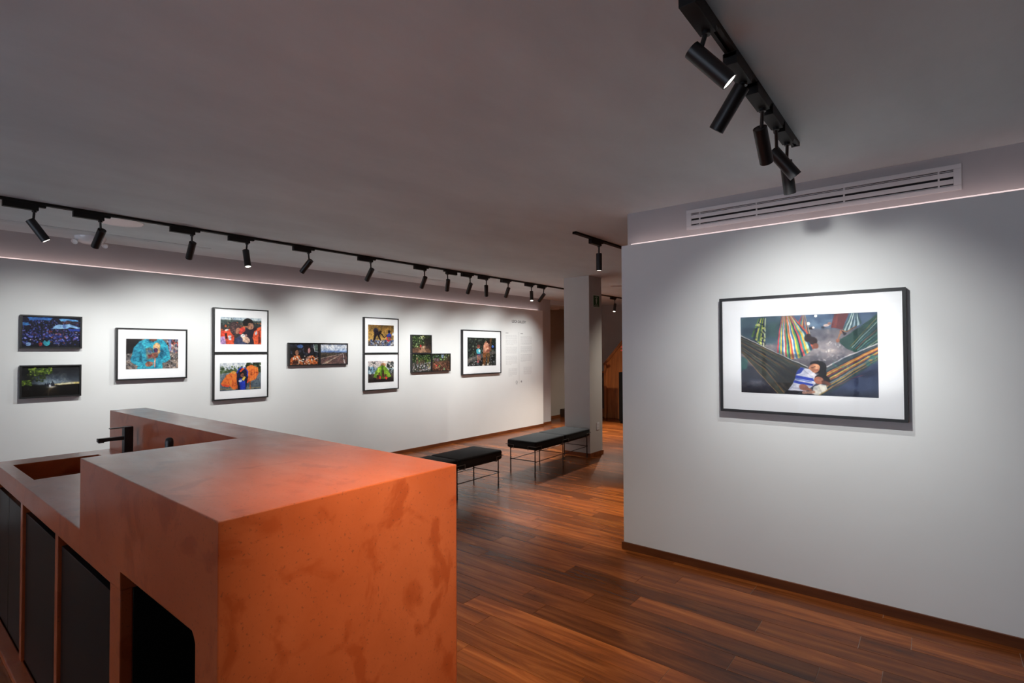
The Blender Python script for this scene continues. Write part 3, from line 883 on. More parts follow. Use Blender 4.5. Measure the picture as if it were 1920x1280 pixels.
def pic_doll():
    p = Paint(230, 140, 1.52, (128, 118, 114), 13)
    p.specks(330, (0, 1, .4, 1), [(170, 160, 155), (95, 85, 80), (140, 120, 110), (60, 54, 50), (190, 175, 165)], .012, .03)
    p.poly([(0, 0), (.3, 0), (.15, .45), (0, .5)], (38, 32, 34), 6)
    p.poly([(.72, 0), (1, 0), (1, .42), (.86, .45)], (150, 130, 125), 6)
    p.specks(60, (.78, 1, .02, .45), [(210, 80, 80), (70, 50, 48), (190, 180, 175), (150, 60, 60), (90, 100, 130)], .02, .045)
    p.poly([(.8, 0), (.86, 0), (.86, .4), (.82, .4)], (110, 130, 175), 4)
    T = (30, 160, 188); D = (14, 108, 132); H = (70, 195, 215)
    p.poly([(.24, .08), (.4, -.02), (.66, -.02), (.76, .12), (.84, .55), (.84, .68), (.74, .8), (.68, .8), (.7, 1.02), (.2, 1.02), (.22, .9), (.1, .78), (.08, .68), (.14, .3)], T, 2)
    p.poly([(.24, .42), (.28, .4), (.3, .72), (.25, .75)], D, 8); p.poly([(.66, .3), (.7, .4), (.68, .65), (.64, .6)], D, 8)
    p.poly([(.1, .72), (.3, .8), (.42, .74), (.4, .95), (.24, .9)], (38, 168, 196), 4)
    for a in ((.12, .5, .24, .44), (.13, .62, .26, .62), (.2, .2, .3, .12), (.74, .3, .8, .5), (.7, .7, .82, .62), (.3, .95, .34, .82)):
        p.line([(a[0], a[1]), (a[2], a[3])], .014, D, .7, 5)
    for a in ((.16, .3, .22, .2), (.78, .4, .82, .62), (.2, .78, .34, .83), (.33, .2, .4, .3)):
        p.line([(a[0], a[1]), (a[2], a[3])], .016, H, .6, 6)
    p.poly([(.36, -.02), (.44, .14), (.56, .12), (.62, -.02)], (20, 120, 148), 3)
    p.ell(.5, .02, .07, .07, (112, 74, 62))
    p.poly([(.36, .32), (.44, .27), (.5, .32), (.52, .66), (.38, .7)], (104, 118, 116), 7); p.poly([(.4, .54), (.5, .5), (.5, .6), (.42, .64)], (138, 66, 66), 5); p.ell(.44, .42, .045, .04, (86, 112, 150), .2)
    p.ell(.575, .27, .07, .14, (206, 170, 122), .1); p.ell(.57, .24, .025, .05, (225, 165, 130)); p.ell(.61, .4, .03, .1, (196, 158, 110))
    p.ell(.555, .38, .04, .08, (82, 52, 92))
    p.poly([(.52, .6), (.55, .6), (.545, .95), (.525, .95)], (226, 160, 138))
    p.ell(.54, .54, .065, .1, (150, 98, 80), .3); p.line([(.49, .5), (.58, .47)], .03, (165, 110, 90)); p.line([(.49, .57), (.58, .55)], .03, (160, 104, 84)); p.line([(.5, .63), (.58, .62)], .028, (140, 90, 74))
    p.ell(.43, .84, .07, .08, (158, 104, 86), -.2); p.line([(.42, .8), (.51, .8)], .03, (172, 116, 96)); p.line([(.42, .86), (.5, .87)], .03, (140, 92, 76))
    p.grain(40, .07)
    return p
def pic_vest1():
    p = Paint(210, 140, 1.5, (66, 62, 62), 14)
    p.band(-.1, .13, (190, 206, 218), .05); p.band(.1, .3, (74, 90, 86), .06)
    p.specks(140, (0, 1, .18, .5), [(60, 62, 50), (200, 100, 50), (150, 120, 80), (40, 40, 44), (90, 70, 60), (225, 110, 50)], .016, .04)
    p.line([(.25, .02), (.27, .14), (.3, .03)], .02, (70, 78, 70), .8)
    O = (240, 82, 30)
    p.poly([(.0, .62), (.1, .48), (.24, .42), (.33, .6), (.32, 1.02), (.05, 1.02)], O, 2); p.poly([(.02, .5), (.12, .5), (.14, .75), (.0, .8)], (215, 62, 26), 3)
    p.poly([(.1, .6), (.15, .58), (.16, .8), (.12, .8)], (60, 32, 32), 3)
    p.poly([(0, .74), (.1, .7), (.14, 1.02), (0, 1.02)], (196, 152, 206), 2)
    p.poly([(.18, .68), (.25, .67), (.26, .85), (.2, .86)], (215, 225, 232)); p.poly([(.1, .46), (.18, .43), (.19, .5), (.12, .53)], (225, 215, 205))
    p.poly([(.56, .45), (.8, .35), (.9, .5), (.9, 1.02), (.5, 1.02)], (46, 40, 56), 3)
    p.poly([(.34, .8), (.46, .68), (.66, .86), (.6, 1.02), (.32, 1.02)], (70, 76, 108), 3)
    p.ell(.34, .42, .125, .26, (76, 58, 60), -.25)
    p.specks(60, (.24, .44, .22, .6), [(110, 84, 84), (52, 38, 42), (140, 112, 110)], .008, .016)
    p.ell(.41, .5, .05, .12, (168, 114, 92), .5); p.ell(.66, .19, .135, .17, (34, 28, 28), .15)
    p.ell(.72, .31, .085, .13, (174, 124, 98), -.5); p.ell(.76, .25, .03, .06, (186, 136, 108)); p.ell(.63, .31, .06, .06, (150, 102, 80), .4); p.ell(.6, .24, .07, .07, (34, 28, 28))
    p.ell(.53, .45, .07, .09, (232, 66, 46)); p.ell(.48, .56, .05, .06, (205, 60, 44))
    p.poly([(.82, .48), (.94, .34), (1, .36), (1, 1.02), (.82, .98), (.78, .75)], (246, 92, 32), 2); p.poly([(.92, .5), (.96, .45), (.98, .95), (.93, .98)], (120, 44, 30), 4)
    p.poly([(.83, .55), (.88, .47), (.9, .6), (.85, .66)], (190, 196, 214))
    p.poly([(.78, .42), (.86, .36), (.9, .42), (.8, .52)], (70, 32, 40), 3)
    p.ell(.54, .68, .06, .07, (226, 222, 222)); p.ell(.61, .66, .03, .05, (188, 140, 128))
    p.ell(.62, .83, .1, .1, (206, 166, 146), .6); p.line([(.5, .72), (.6, .84)], .03, (216, 178, 158)); p.line([(.54, .88), (.66, .96)], .035, (190, 150, 130))
    p.grain(36, .06)
    return p
def pic_vest2():
    p = Paint(210, 140, 1.5, (110, 124, 138), 15)
    p.grad([(0, (222, 228, 235)), (.25, (232, 236, 240)), (.4, (120, 132, 142)), (1, (88, 100, 112))])
    p.specks(120, (0, 1, .12, .38), [(70, 96, 52), (44, 62, 38), (110, 130, 84), (225, 230, 235)], .02, .05)
    p.specks(70, (.62, 1, .0, .35), [(40, 52, 34), (66, 84, 48), (30, 38, 30)], .03, .06)
    p.band(.26, .38, (82, 104, 60), .04, .7); p.band(.37, .41, (150, 158, 160), .03, .8)
    p.specks(60, (0, 1, .5, .9), [(70, 80, 92), (130, 142, 152)], .012, .03, .5, .4)
    p.band(.92, .96, (160, 140, 90), .02, .6)
    O, R, Dk = (250, 118, 26), (236, 78, 26), (196, 74, 24)
    p.poly([(.02, .74), (.14, .46), (.28, .33), (.4, .34), (.44, .6), (.42, .96), (.33, .98), (.22, .84), (.06, .82)], O, 2)
    p.line([(.14, .5), (.24, .84)], .02, Dk, .7, 5); p.line([(.28, .4), (.3, .9)], .02, Dk, .7, 5); p.poly([(.02, .74), (.22, .8), (.22, .88), (.06, .83)], R, 3); p.ell(.32, .35, .06, .05, (250, 170, 70))
    p.poly([(.58, .3), (.64, .16), (.74, .08), (.92, .2), (.94, .4), (.86, .62), (.72, .7), (.66, .74)], O, 2)
    for x in (.7, .76, .82, .88): p.line([(x, .12 + abs(x - .76)), (x + .01, .62)], .016, Dk, .7, 4)
    p.poly([(.62, .6), (.7, .66), (.68, .76), (.63, .74)], R, 2)
    p.poly([(.4, .3), (.5, .2), (.62, .22), (.68, .5), (.62, 1.02), (.44, 1.02), (.4, .7)], (34, 36, 66), 2)
    p.poly([(.46, .58), (.6, .6), (.62, 1.02), (.48, 1.02)], (20, 56, 176), 2)
    p.line([(.4, .36), (.46, .22), (.52, .18)], .04, (26, 62, 190)); p.line([(.58, .18), (.66, .32), (.66, .5)], .035, (26, 62, 190))
    p.poly([(.46, .3), (.52, .2), (.58, .22), (.5, .34)], R, 2); p.ell(.53, .42, .055, .1, (36, 26, 28)); p.ell(.535, .46, .045, .08, (134, 84, 66))
    p.poly([(.52, .62), (.58, .5), (.61, .54), (.58, .68)], (246, 196, 66), 2); p.ell(.49, .66, .04, .04, (196, 206, 226))
    p.line([(.73, .7), (.73, .98)], .035, (176, 104, 40))
    p.grain(36, .06)
    return p
def pic_car():
    p = Paint(150, 106, 1.38, (34, 32, 36), 16)
    p.specks(60, (0, .85, 0, .5), [(50, 48, 56), (28, 26, 30), (66, 70, 88)], .03, .08)
    p.ell(.36, .12, .1, .09, (80, 112, 168)); p.poly([(.82, .02), (.98, .02), (.99, .36), (.86, .34)], (92, 108, 104), 2); p.line([(.82, 0), (.86, .36), (.99, .4)], .03, (186, 190, 200))
    p.poly([(.88, .42), (1, .45), (1, .9), (.92, .8)], (52, 58, 66), 4)
    p.poly([(.02, .75), (.18, .5), (.34, .58), (.42, .86), (.62, .86), (.7, .56), (.82, .56), (.9, .82), (.98, .9), (.98, 1.02), (.02, 1.02)], (212, 112, 48), 3)
    p.specks(110, (.04, .98, .6, 1), [(240, 150, 80), (150, 66, 34), (235, 220, 205), (70, 40, 34), (250, 236, 222)], .016, .04)
    p.poly([(.1, .8), (.3, .78), (.26, 1.02), (.08, 1.02)], (48, 30, 28), 8, .8)
    p.line([(.24, .62), (.34, .78), (.46, .86)], .04, (236, 226, 216)); p.line([(.56, .84), (.7, .6)], .075, (214, 150, 132))
    p.ell(.2, .36, .12, .2, (36, 28, 28)); p.ell(.25, .42, .06, .12, (158, 108, 84)); p.ell(.6, .26, .12, .19, (48, 32, 32)); p.ell(.67, .33, .045, .13, (222, 152, 148))
    return p
def pic_road():
    p = Paint(150, 106, 1.38, (200, 205, 215), 17)
    p.grad([(0, (176, 184, 206)), (.12, (228, 230, 236)), (.28, (186, 200, 224)), (.4, (92, 122, 178)), (.43, (84, 80, 82)), (.5, (84, 74, 62)), (1, (76, 66, 58))])
    p.specks(46, (0, 1, .0, .3), [(232, 232, 238), (166, 174, 198), (206, 212, 226)], .05, .12, .45, .35)
    p.poly([(.85, .46), (.88, .46), (1.3, 1.05), (-.3, 1.05), (-.3, .8)], (116, 88, 84), 2)
    p.poly([(.85, .46), (-.05, .7), (-.05, .78)], (128, 104, 96), 2)
    p.line([(.85, .47), (0, .72)], .014, (222, 206, 188)); p.poly([(.85, .47), (.87, .47), (.14, 1.02), (.0, 1.02)], (206, 184, 160), 2); p.poly([(.845, .48), (.855, .48), (.07, 1.02), (.04, 1.02)], (120, 92, 84), 1)
    p.poly([(.85, .47), (.86, .47), (.94, 1.0), (.9, 1.0)], (226, 216, 208), 1.4)
    p.grain(24, .05)
    return p
def pic_climb():
    p = Paint(150, 106, 1.49, (168, 132, 62), 18)
    p.grad([(0, (122, 92, 44)), (.3, (158, 122, 56)), (.7, (190, 150, 76)), (.78, (140, 116, 86)), (1, (96, 92, 96))])
    p.grain(12, .12)
    p.specks(110, (0, 1, .74, 1), [(80, 100, 150), (176, 180, 190), (50, 56, 76), (128, 132, 150), (220, 222, 228), (60, 86, 140)], .02, .055)
    K = (44, 34, 44)
    p.ell(.29, .27, .09, .12, (74, 64, 86)); p.ell(.36, .36, .12, .09, K, .5); p.poly([(.24, .36), (.36, .42), (.3, .6), (.22, .8), (.17, .8), (.22, .56)], K, 2); p.poly([(.34, .44), (.42, .46), (.5, .74), (.46, .76), (.38, .56)], K, 2)
    p.line([(.44, .36), (.54, .46), (.6, .58)], .05, (36, 28, 34)); p.ell(.48, .32, .05, .06, (40, 28, 26))
    p.ell(.81, .32, .055, .08, (34, 30, 46)); p.poly([(.7, .48), (.82, .36), (.92, .46), (.88, .62), (.74, .6)], (46, 66, 160), 2); p.line([(.72, .5), (.62, .6)], .045, (60, 40, 40)); p.poly([(.7, .6), (.86, .56), (.88, .72), (.78, .8), (.72, .76)], (222, 46, 64), 2); p.ell(.8, .64, .035, .05, (70, 160, 90)); p.ell(.97, .42, .025, .08, (200, 214, 226))
    return p
def pic_tent():
    p = Paint(150, 106, 1.47, (60, 50, 46), 19)
    p.grad([(0, (238, 218, 214)), (.3, (240, 224, 214)), (.36, (160, 186, 204)), (.55, (130, 150, 160)), (.6, (92, 82, 76)), (1, (50, 42, 40))])
    p.specks(50, (0, .25, .3, .6), [(150, 196, 222), (70, 96, 110), (210, 226, 232)], .03, .06)
    p.specks(70, (.72, 1, .05, .6), [(48, 52, 50), (90, 92, 92), (190, 196, 200), (60, 72, 60)], .025, .06)
    for a in ((.1, .06), (.15, .02), (.27, .03), (.31, .1), (.28, .16), (.13, .16)): p.line([(.205, .1), a], .022, (60, 66, 62))
    p.line([(.205, .1), (.21, .5)], .018, (70, 64, 60))
    p.ell(.58, .19, .1, .09, (196, 142, 104)); p.poly([(.2, .76), (.27, .5), (.38, .3), (.52, .2), (.66, .26), (.78, .44), (.9, .76), (.6, .86)], (132, 172, 42), 2)
    p.poly([(.52, .2), (.6, .26), (.56, .8), (.44, .8)], (86, 122, 30), 5); p.poly([(.3, .46), (.42, .3), (.4, .6)], (170, 206, 70), 5)
    p.band(.84, 1.1, (46, 38, 38), .08, .9)
    for u, v, h in ((.58, .56, .22), (.42, .66, .16), (.68, .74, .1), (.36, .78, .08)):
        p.ell(u, v + h * .5, .05, h * .6, (110, 64, 50)); p.ell(u, v - .06, .035, .06, (92, 54, 44))
    p.ell(.46, .78, .035, .08, (232, 70, 58)); p.ell(.7, .82, .045, .06, (236, 62, 58)); p.ell(.06, .74, .05, .1, (70, 60, 60))
    return p
def pic_forest(k):
    p = Paint(140, 100, 1.45, (44, 56, 36), 20 + k)
    G = [(34, 52, 28), (62, 88, 46), (90, 118, 66), (26, 36, 22), (48, 66, 40)]
    if k == 0:
        p.grad([(0, (70, 84, 52)), (.4, (46, 56, 38)), (.62, (96, 74, 58)), (1, (120, 88, 70))])
        p.specks(190, (0, .62, 0, .7), G + [(150, 170, 120)], .02, .05)
        for x in (.3, .42, .55, .62, .74, .84, .93): p.line([(x, 0), (x + .02, .62)], .035, (52, 46, 42), .8)
        p.specks(16, (.35, .75, 0, .22), [(210, 220, 140), (225, 230, 200)], .015, .04)
        p.poly([(.6, .2), (1, .1), (1, .9), (.75, .66)], (52, 44, 42), 10, .7); p.poly([(.3, 1.02), (.48, .66), (.6, .64), (.8, 1.02)], (160, 124, 100), 6)
        p.glow(.6, .66, .14, .07, (232, 206, 180), .7); p.ell(.44, .61, .05, .085, (240, 60, 60)); p.ell(.44, .77, .03, .09, (90, 40, 40))
    elif k == 1:
        p.specks(220, (0, 1, 0, .5), G + [(160, 180, 130), (120, 150, 80)], .02, .05)
        p.specks(70, (.5, 1, .2, .6), [(70, 96, 46), (40, 60, 30), (120, 140, 60)], .03, .05)
        p.specks(260, (0, 1, .48, 1), [(156, 146, 152), (110, 100, 102), (196, 188, 196), (70, 62, 60), (140, 116, 104), (216, 216, 230)], .016, .045)
        for u in (.25, .3, .45, .52, .62): p.ell(u, .45, .028, .12, (122, 92, 78)); p.ell(u, .31, .022, .04, (70, 50, 44))
        p.ell(.26, .25, .03, .1, (170, 130, 100)); p.specks(10, (.8, 1, .5, .8), [(225, 220, 90)], .01, .025)
    else:
        p.grad([(0, (90, 106, 76)), (.35, (70, 72, 52)), (.5, (110, 76, 58)), (1, (92, 60, 46))])
        p.specks(120, (0, 1, 0, .4), G + [(170, 196, 230), (150, 190, 120)], .025, .06)
        p.poly([(.5, .0), (.68, 0), (.66, .22), (.54, .24)], (176, 200, 236), 5, .8)
        for x, w in ((.72, .05), (.8, .035), (.87, .06), (.95, .045), (.62, .03)): p.line([(x + .04, 0), (x, .8)], w, (84, 60, 48))
        p.specks(120, (0, 1, .45, 1), [(140, 96, 74), (76, 50, 40), (166, 122, 96), (60, 40, 34)], .02, .05)
        for a in ((.05, .3, .6, .9), (.2, .35, .75, .95), (.1, .6, .4, .98)): p.line([(a[0], a[1]), (a[2], a[3])], .03, (158, 110, 86), .8)
        for u in (.12, .2, .28, .36): p.ell(u, .32, .03, .1, (110, 84, 96))
        p.ell(.24, .68, .04, .05, (226, 70, 60)); p.ell(.42, .72, .04, .04, (90, 170, 90)); p.ell(.68, .9, .04, .08, (130, 180, 130))
    p.grain(30, .15)
    return p
def pic_log():
    p = Paint(200, 132, 1.51, (42, 46, 44), 24)
    p.specks(300, (0, 1, 0, .7), [(34, 44, 36), (60, 72, 56), (22, 26, 24), (84, 96, 80), (110, 120, 108), (48, 44, 42)], .014, .04)
    p.specks(240, (0, 1, .62, 1), [(92, 92, 96), (62, 60, 62), (128, 130, 136), (40, 38, 38), (150, 150, 156)], .012, .035)
    p.poly([(-.02, .74), (.32, .6), (.98, .46), (1.0, .56), (.34, .76), (-.02, .9)], (98, 94, 92), 4); p.line([(0, .8), (.36, .66)], .04, (136, 132, 130), .7, 6)
    p.poly([(.78, 0), (.85, 0), (.82, .5), (.76, .5)], (112, 84, 56), 3)
    p.ell(.37, .335, .045, .06, (178, 112, 90)); p.ell(.375, .3, .05, .05, (130, 70, 60)); p.poly([(.3, .42), (.37, .38), (.44, .42), (.44, .56), (.31, .57)], (66, 176, 198), 2); p.ell(.4, .46, .03, .05, (206, 226, 222))
    p.poly([(.32, .57), (.44, .56), (.44, .64), (.34, .66)], (70, 62, 110), 2); p.line([(.35, .62), (.36, .8)], .045, (186, 122, 98)); p.line([(.42, .62), (.42, .78)], .045, (190, 128, 104)); p.ell(.36, .84, .03, .04, (226, 120, 120))
    p.poly([(.56, .2), (.64, .13), (.76, .2), (.8, .4), (.74, .56), (.54, .54)], (186, 124, 100), 2); p.ell(.72, .15, .06, .07, (48, 34, 30)); p.ell(.66, .24, .07, .06, (206, 148, 124))
    p.line([(.58, .26), (.56, .42), (.68, .42)], .07, (206, 150, 126)); p.line([(.76, .3), (.78, .44), (.68, .42)], .06, (160, 100, 80)); p.ell(.68, .41, .05, .05, (222, 166, 140)); p.ell(.7, .47, .05, .06, (150, 90, 72))
    p.poly([(.52, .54), (.66, .52), (.64, .66), (.6, .98), (.51, .98), (.53, .7)], (128, 84, 46), 2); p.poly([(.66, .54), (.78, .54), (.76, .72), (.73, .96), (.66, .96), (.68, .7)], (112, 84, 48), 2)
    p.line([(.56, .6), (.55, .94)], .03, (164, 110, 64), .8, 4); p.line([(.72, .6), (.7, .9)], .025, (150, 116, 76), .8, 4)
    p.ell(.53, .97, .035, .03, (226, 206, 186)); p.ell(.7, .95, .035, .03, (206, 196, 176)); p.ell(.88, .31, .04, .045, (70, 120, 210))
    p.grain(44, .10)
    return p
def pic_hammock():
    p = Paint(400, 262, 1.52, (112, 108, 116), 30)
    p.grad([(0, (74, 94, 120)), (.16, (88, 108, 130)), (.2, (104, 102, 110)), (.45, (128, 122, 128)), (.62, (98, 94, 102)), (1, (70, 72, 86))])
    p.grain(8, .10)
    p.poly([(0, 0), (.34, 0), (.3, .36), (.18, .36), (0, .3)], (70, 92, 104), 10)
    for v in (.03, .06, .09, .12, .15): p.line([(.42, v), (.75, v + .005)], .004, (66, 86, 112), .5)
    p.poly([(.2, .1), (.32, .08), (.3, .28), (.2, .26)], (62, 88, 88), 14)
    p.poly([(.0, .28), (.1, .32), (.22, .42), (.3, .55), (.3, .5), (.1, .3)], (58, 66, 76), 10)
    # lit floor
    p.glow(.62, .42, .16, .12, (156, 150, 154), .7); p.specks(90, (.5, .76, .33, .58), [(196, 190, 188), (150, 144, 146), (120, 116, 122)], .006, .02, .6, .35)
    p.glow(.7, .28, .1, .05, (86, 84, 96), .8); p.specks(26, (.7, .86, .34, .42), [(190, 186, 186)], .005, .014, .6, .35)
    p.poly([(.62, 1.02), (.78, .84), (1, .56), (1, 1.02)], (66, 78, 108), 6); p.poly([(.86, .72), (1, .66), (1, .74), (.9, .78)], (44, 52, 78), 8, .8)
    p.poly([(0, .62), (.1, .66), (.3, 1.02), (0, 1.02)], (62, 64, 76), 6); p.glow(.12, .86, .08, .06, (150, 150, 160), .6); p.band(.94, 1.1, (40, 38, 46), .08, .5)
    p.poly([(0, .52), (.06, .56), (.05, .68), (0, .72)], (64, 118, 112), 6, .7)
    # patterned hammock on the left
    for i in range(7):
        c = [(96, 130, 60), (40, 52, 84), (176, 178, 84), (60, 96, 84), (146, 160, 70), (50, 60, 96), (180, 190, 150)][i]
        p.strips((.15 + i * .008, .02), (.158 + i * .008, .02), (.085 + i * .0165, .26 + i * .025), (.102 + i * .0165, .27 + i * .025), [c])
    p.specks(60, (.11, .2, .08, .36), [(30, 40, 70), (210, 210, 120), (60, 90, 60)], .006, .016, .7)
    p.strips((.17, .34), (.2, .34), (.16, .44), (.2, .44), [(150, 160, 110), (60, 70, 90), (190, 190, 160), (70, 80, 80)])
    # hammock behind the central one
    p.strips((.485, .0), (.508, .0), (.45, .11), (.555, .34), [(150, 60, 70), (60, 110, 120), (190, 150, 80), (120, 60, 80), (90, 130, 140), (180, 110, 80), (60, 80, 100), (170, 150, 120)])
    # central striped hammock
    bott = [(.292, .47), (.33, .51), (.37, .535), (.41, .55), (.45, .545), (.49, .52), (.53, .47), (.575, .41)]
    cols = [(220, 70, 80), (70, 160, 160), (236, 196, 60), (40, 110, 170), (226, 226, 200), (200, 60, 70), (90, 180, 110), (40, 90, 120), (240, 180, 50), (225, 90, 70), (210, 220, 210), (50, 130, 190), (236, 200, 70), (96, 170, 90), (50, 60, 90), (220, 80, 80), (60, 150, 150), (240, 190, 60), (160, 200, 180), (40, 80, 110), (200, 90, 60)]
    n = len(cols)
    def bp(t):
        q = t * (len(bott) - 1); i = min(int(q), len(bott) - 2); f = q - i
        return (bott[i][0] + (bott[i + 1][0] - bott[i][0]) * f, bott[i][1] + (bott[i + 1][1] - bott[i][1]) * f)
    def tpp(t): return (.335 + .075 * t, .005)
    def mid(t):
        a, b = tpp(t), bp(t)
        return (a[0] * .45 + b[0] * .55 + (.02 if t > .5 else -.006) * (t - .5) * 2 * (1 if t > .5 else -1), a[1] * .45 + b[1] * .55 - .02)
    for i, c in enumerate(cols):
        a, b = i / n, (i + 1) / n
        p.poly([tpp(a), tpp(b), mid(b), bp(b), bp(a), mid(a)], c, 1.0)
    p.poly([(.33, 0), (.42, 0), (.425, .1), (.33, .1)], (190, 90, 60), 8, .35)
    p.poly([(.292, .47), (.37, .535), (.45, .545), (.575, .41), (.56, .38), (.46, .49), (.38, .49), (.3, .43)], (60, 60, 60), 7, .45)
    p.ell(.565, .33, .028, .05, (52, 36, 36)); p.ell(.58, .39, .02, .035, (120, 76, 62)); p.ell(.525, .29, .025, .05, (60, 40, 40))
    # right: red, string and green hammocks
    p.poly([(.715, 0), (.815, 0), (.77, .19), (.69, .17)], (112, 56, 58), 2); p.line([(.74, 0), (.72, .16)], .01, (150, 80, 70), .7)
    p.strips((.83, .0), (.875, .0), (.755, .25), (.90, .13), [(66, 96, 96), (150, 170, 170), (60, 84, 90), (170, 186, 186), (64, 90, 100), (140, 160, 170), (70, 96, 104), (160, 180, 180), (60, 86, 90)])
    p.poly([(1.0, .02), (1.0, .37), (.86, .475), (.79, .42), (.735, .33), (.8, .27), (.9, .15)], (48, 80, 74), 2)
    for i in range(7): p.line([(1.0, .06 + i * .045), (.82 + i * .012, .40 + i * .011)], .006, [(150, 120, 70), (190, 200, 200), (90, 120, 150), (170, 90, 80), (140, 180, 170), (60, 110, 140), (190, 190, 160)][i], .8)
    p.line([(.73, .34), (.765, .2), (.8, .22), (.86, .16)], .012, (130, 90, 60)); p.ell(.765, .22, .016, .022, (150, 100, 76)); p.ell(.735, .33, .014, .022, (150, 100, 80)); p.poly([(.76, .2), (.8, .24), (.78, .27)], (50, 44, 50))
    p.ell(.55, .17, .018, .018, (50, 46, 54)); p.ell(.565, .165, .01, .012, (220, 210, 205)); p.ell(.66, .14, .02, .016, (196, 170, 160)); p.ell(.635, .165, .012, .014, (60, 60, 70)); p.ell(.68, .12, .014, .016, (160, 120, 110))
    p.ell(.585, .02, .012, .016, (250, 246, 226)); p.ell(.53, .11, .012, .018, (250, 244, 220))
    # front hammock, left wing
    wl = [(0.0, .25), (.2, .40), (.4, .55), (.52, .645), (.46, .74), (.42, .9), (.37, 1.02), (.3, 1.0), (.16, .76), (.02, .5), (0, .46)]
    p.poly(wl, (72, 74, 68), 2)
    for i in range(15):
        t = i / 14
        c = [(40, 50, 54), (112, 90, 66), (56, 70, 64), (96, 92, 80), (34, 40, 50), (130, 98, 60), (70, 80, 72), (50, 44, 48)][i % 8]
        a = (0.0, .265 + .20 * t); m = (.2 + .0 * t, .405 + .31 * t); b = (.50 - .17 * t, .645 + .36 * t)
        p.line([a, m, b], .013, c, .8, 2)
    p.poly([(.3, .62), (.46, .66), (.44, .78), (.38, .96), (.26, .82)], (36, 34, 34), 22, .55)
    p.line([(0, .245), (.26, .45), (.42, .575), (.52, .65)], .010, (176, 172, 168)); p.line([(.02, .5), (.16, .76), (.3, 1.0)], .007, (150, 120, 80))
    # front hammock, right wing
    p.poly([(1.0, .375), (1.0, .56), (.86, .74), (.72, .92), (.6, 1.02), (.64, .84), (.645, .72), (.66, .66), (.8, .53)], (60, 78, 84), 2)
    rc = [(80, 88, 96), (50, 64, 74), (206, 120, 56), (226, 170, 60), (150, 60, 60), (56, 70, 86), (220, 180, 80), (190, 100, 60), (60, 80, 90), (150, 150, 150), (206, 160, 70), (60, 76, 86), (170, 130, 80), (56, 84, 86)]
    for i, c in enumerate(rc):
        t = i / 13
        p.line([(1.0, .39 + .165 * t), (.66 - .03 * t, .68 + .30 * t)], .014 - .004 * t, c, .9, 1.6)
    p.line([(1.0, .37), (.8, .515), (.645, .655)], .012, (178, 176, 180)); p.line([(.6, 1.0), (.8, .8), (.9, .74)], .006, (140, 60, 70), .8)
    p.specks(18, (.93, 1, .5, .62), [(70, 130, 120), (60, 110, 110)], .008, .02, .6)
    p.specks(20, (.7, .82, .55, .68), [(80, 140, 130), (110, 150, 140)], .005, .012, .5)
    # sleeping pair
    p.ell(.602, .65, .055, .078, (30, 24, 26), .5); p.ell(.575, .605, .036, .03, (34, 26, 28)); p.ell(.628, .735, .026, .06, (28, 24, 26), .3)
    p.ell(.567, .668, .036, .062, (176, 118, 88), .55); p.ell(.585, .65, .022, .035, (200, 142, 108), .5); p.line([(.55, .66), (.575, .645)], .008, (70, 44, 38)); p.line([(.575, .69), (.59, .685)], .009, (150, 70, 66)); p.ell(.585, .665, .008, .012, (216, 160, 126))
    p.poly([(.445, .70), (.47, .655), (.54, .68), (.585, .75), (.575, .86), (.5, .96), (.37, .955), (.41, .86), (.43, .78)], (206, 206, 222), 2)
    p.poly([(.445, .70), (.47, .655), (.5, .67), (.47, .73), (.43, .75)], (34, 62, 150), 2); p.poly([(.435, .755), (.56, .79), (.57, .83), (.425, .79)], (28, 66, 176), 1.6); p.poly([(.42, .82), (.56, .86), (.555, .885), (.41, .85)], (28, 66, 176), 1.6)
    p.line([(.43, .80), (.55, .838)], .012, (70, 110, 200), .9); p.line([(.5, .7), (.56, .78)], .012, (170, 170, 190), .7, 4); p.line([(.4, .91), (.5, .93)], .014, (160, 160, 182), .7, 5)
    p.poly([(.36, .95), (.5, .955), (.53, 1.02), (.34, 1.02)], (32, 30, 40), 3)
    p.ell(.49, .905, .035, .04, (172, 112, 92), .4); p.line([(.48, .9), (.54, .935)], .03, (166, 108, 86))
    p.ell(.625, .80, .055, .055, (36, 28, 28), .3); p.ell(.60, .815, .034, .045, (166, 104, 82), .4); p.ell(.607, .805, .018, .024, (192, 130, 104)); p.line([(.63, .83), (.67, .86)], .04, (120, 76, 62))
    p.poly([(.56, .90), (.61, .86), (.65, .875), (.66, .93), (.6, 1.0), (.55, .985)], (222, 216, 204), 2); p.line([(.49, .975), (.56, .96)], .034, (190, 140, 118)); p.line([(.6, .9), (.62, .97)], .012, (180, 174, 166), .7, 4)
    p.line([(.685, .9), (.6, 1.0)], .012, (176, 150, 80), .8)
    p.grain(90, .05)
    return p

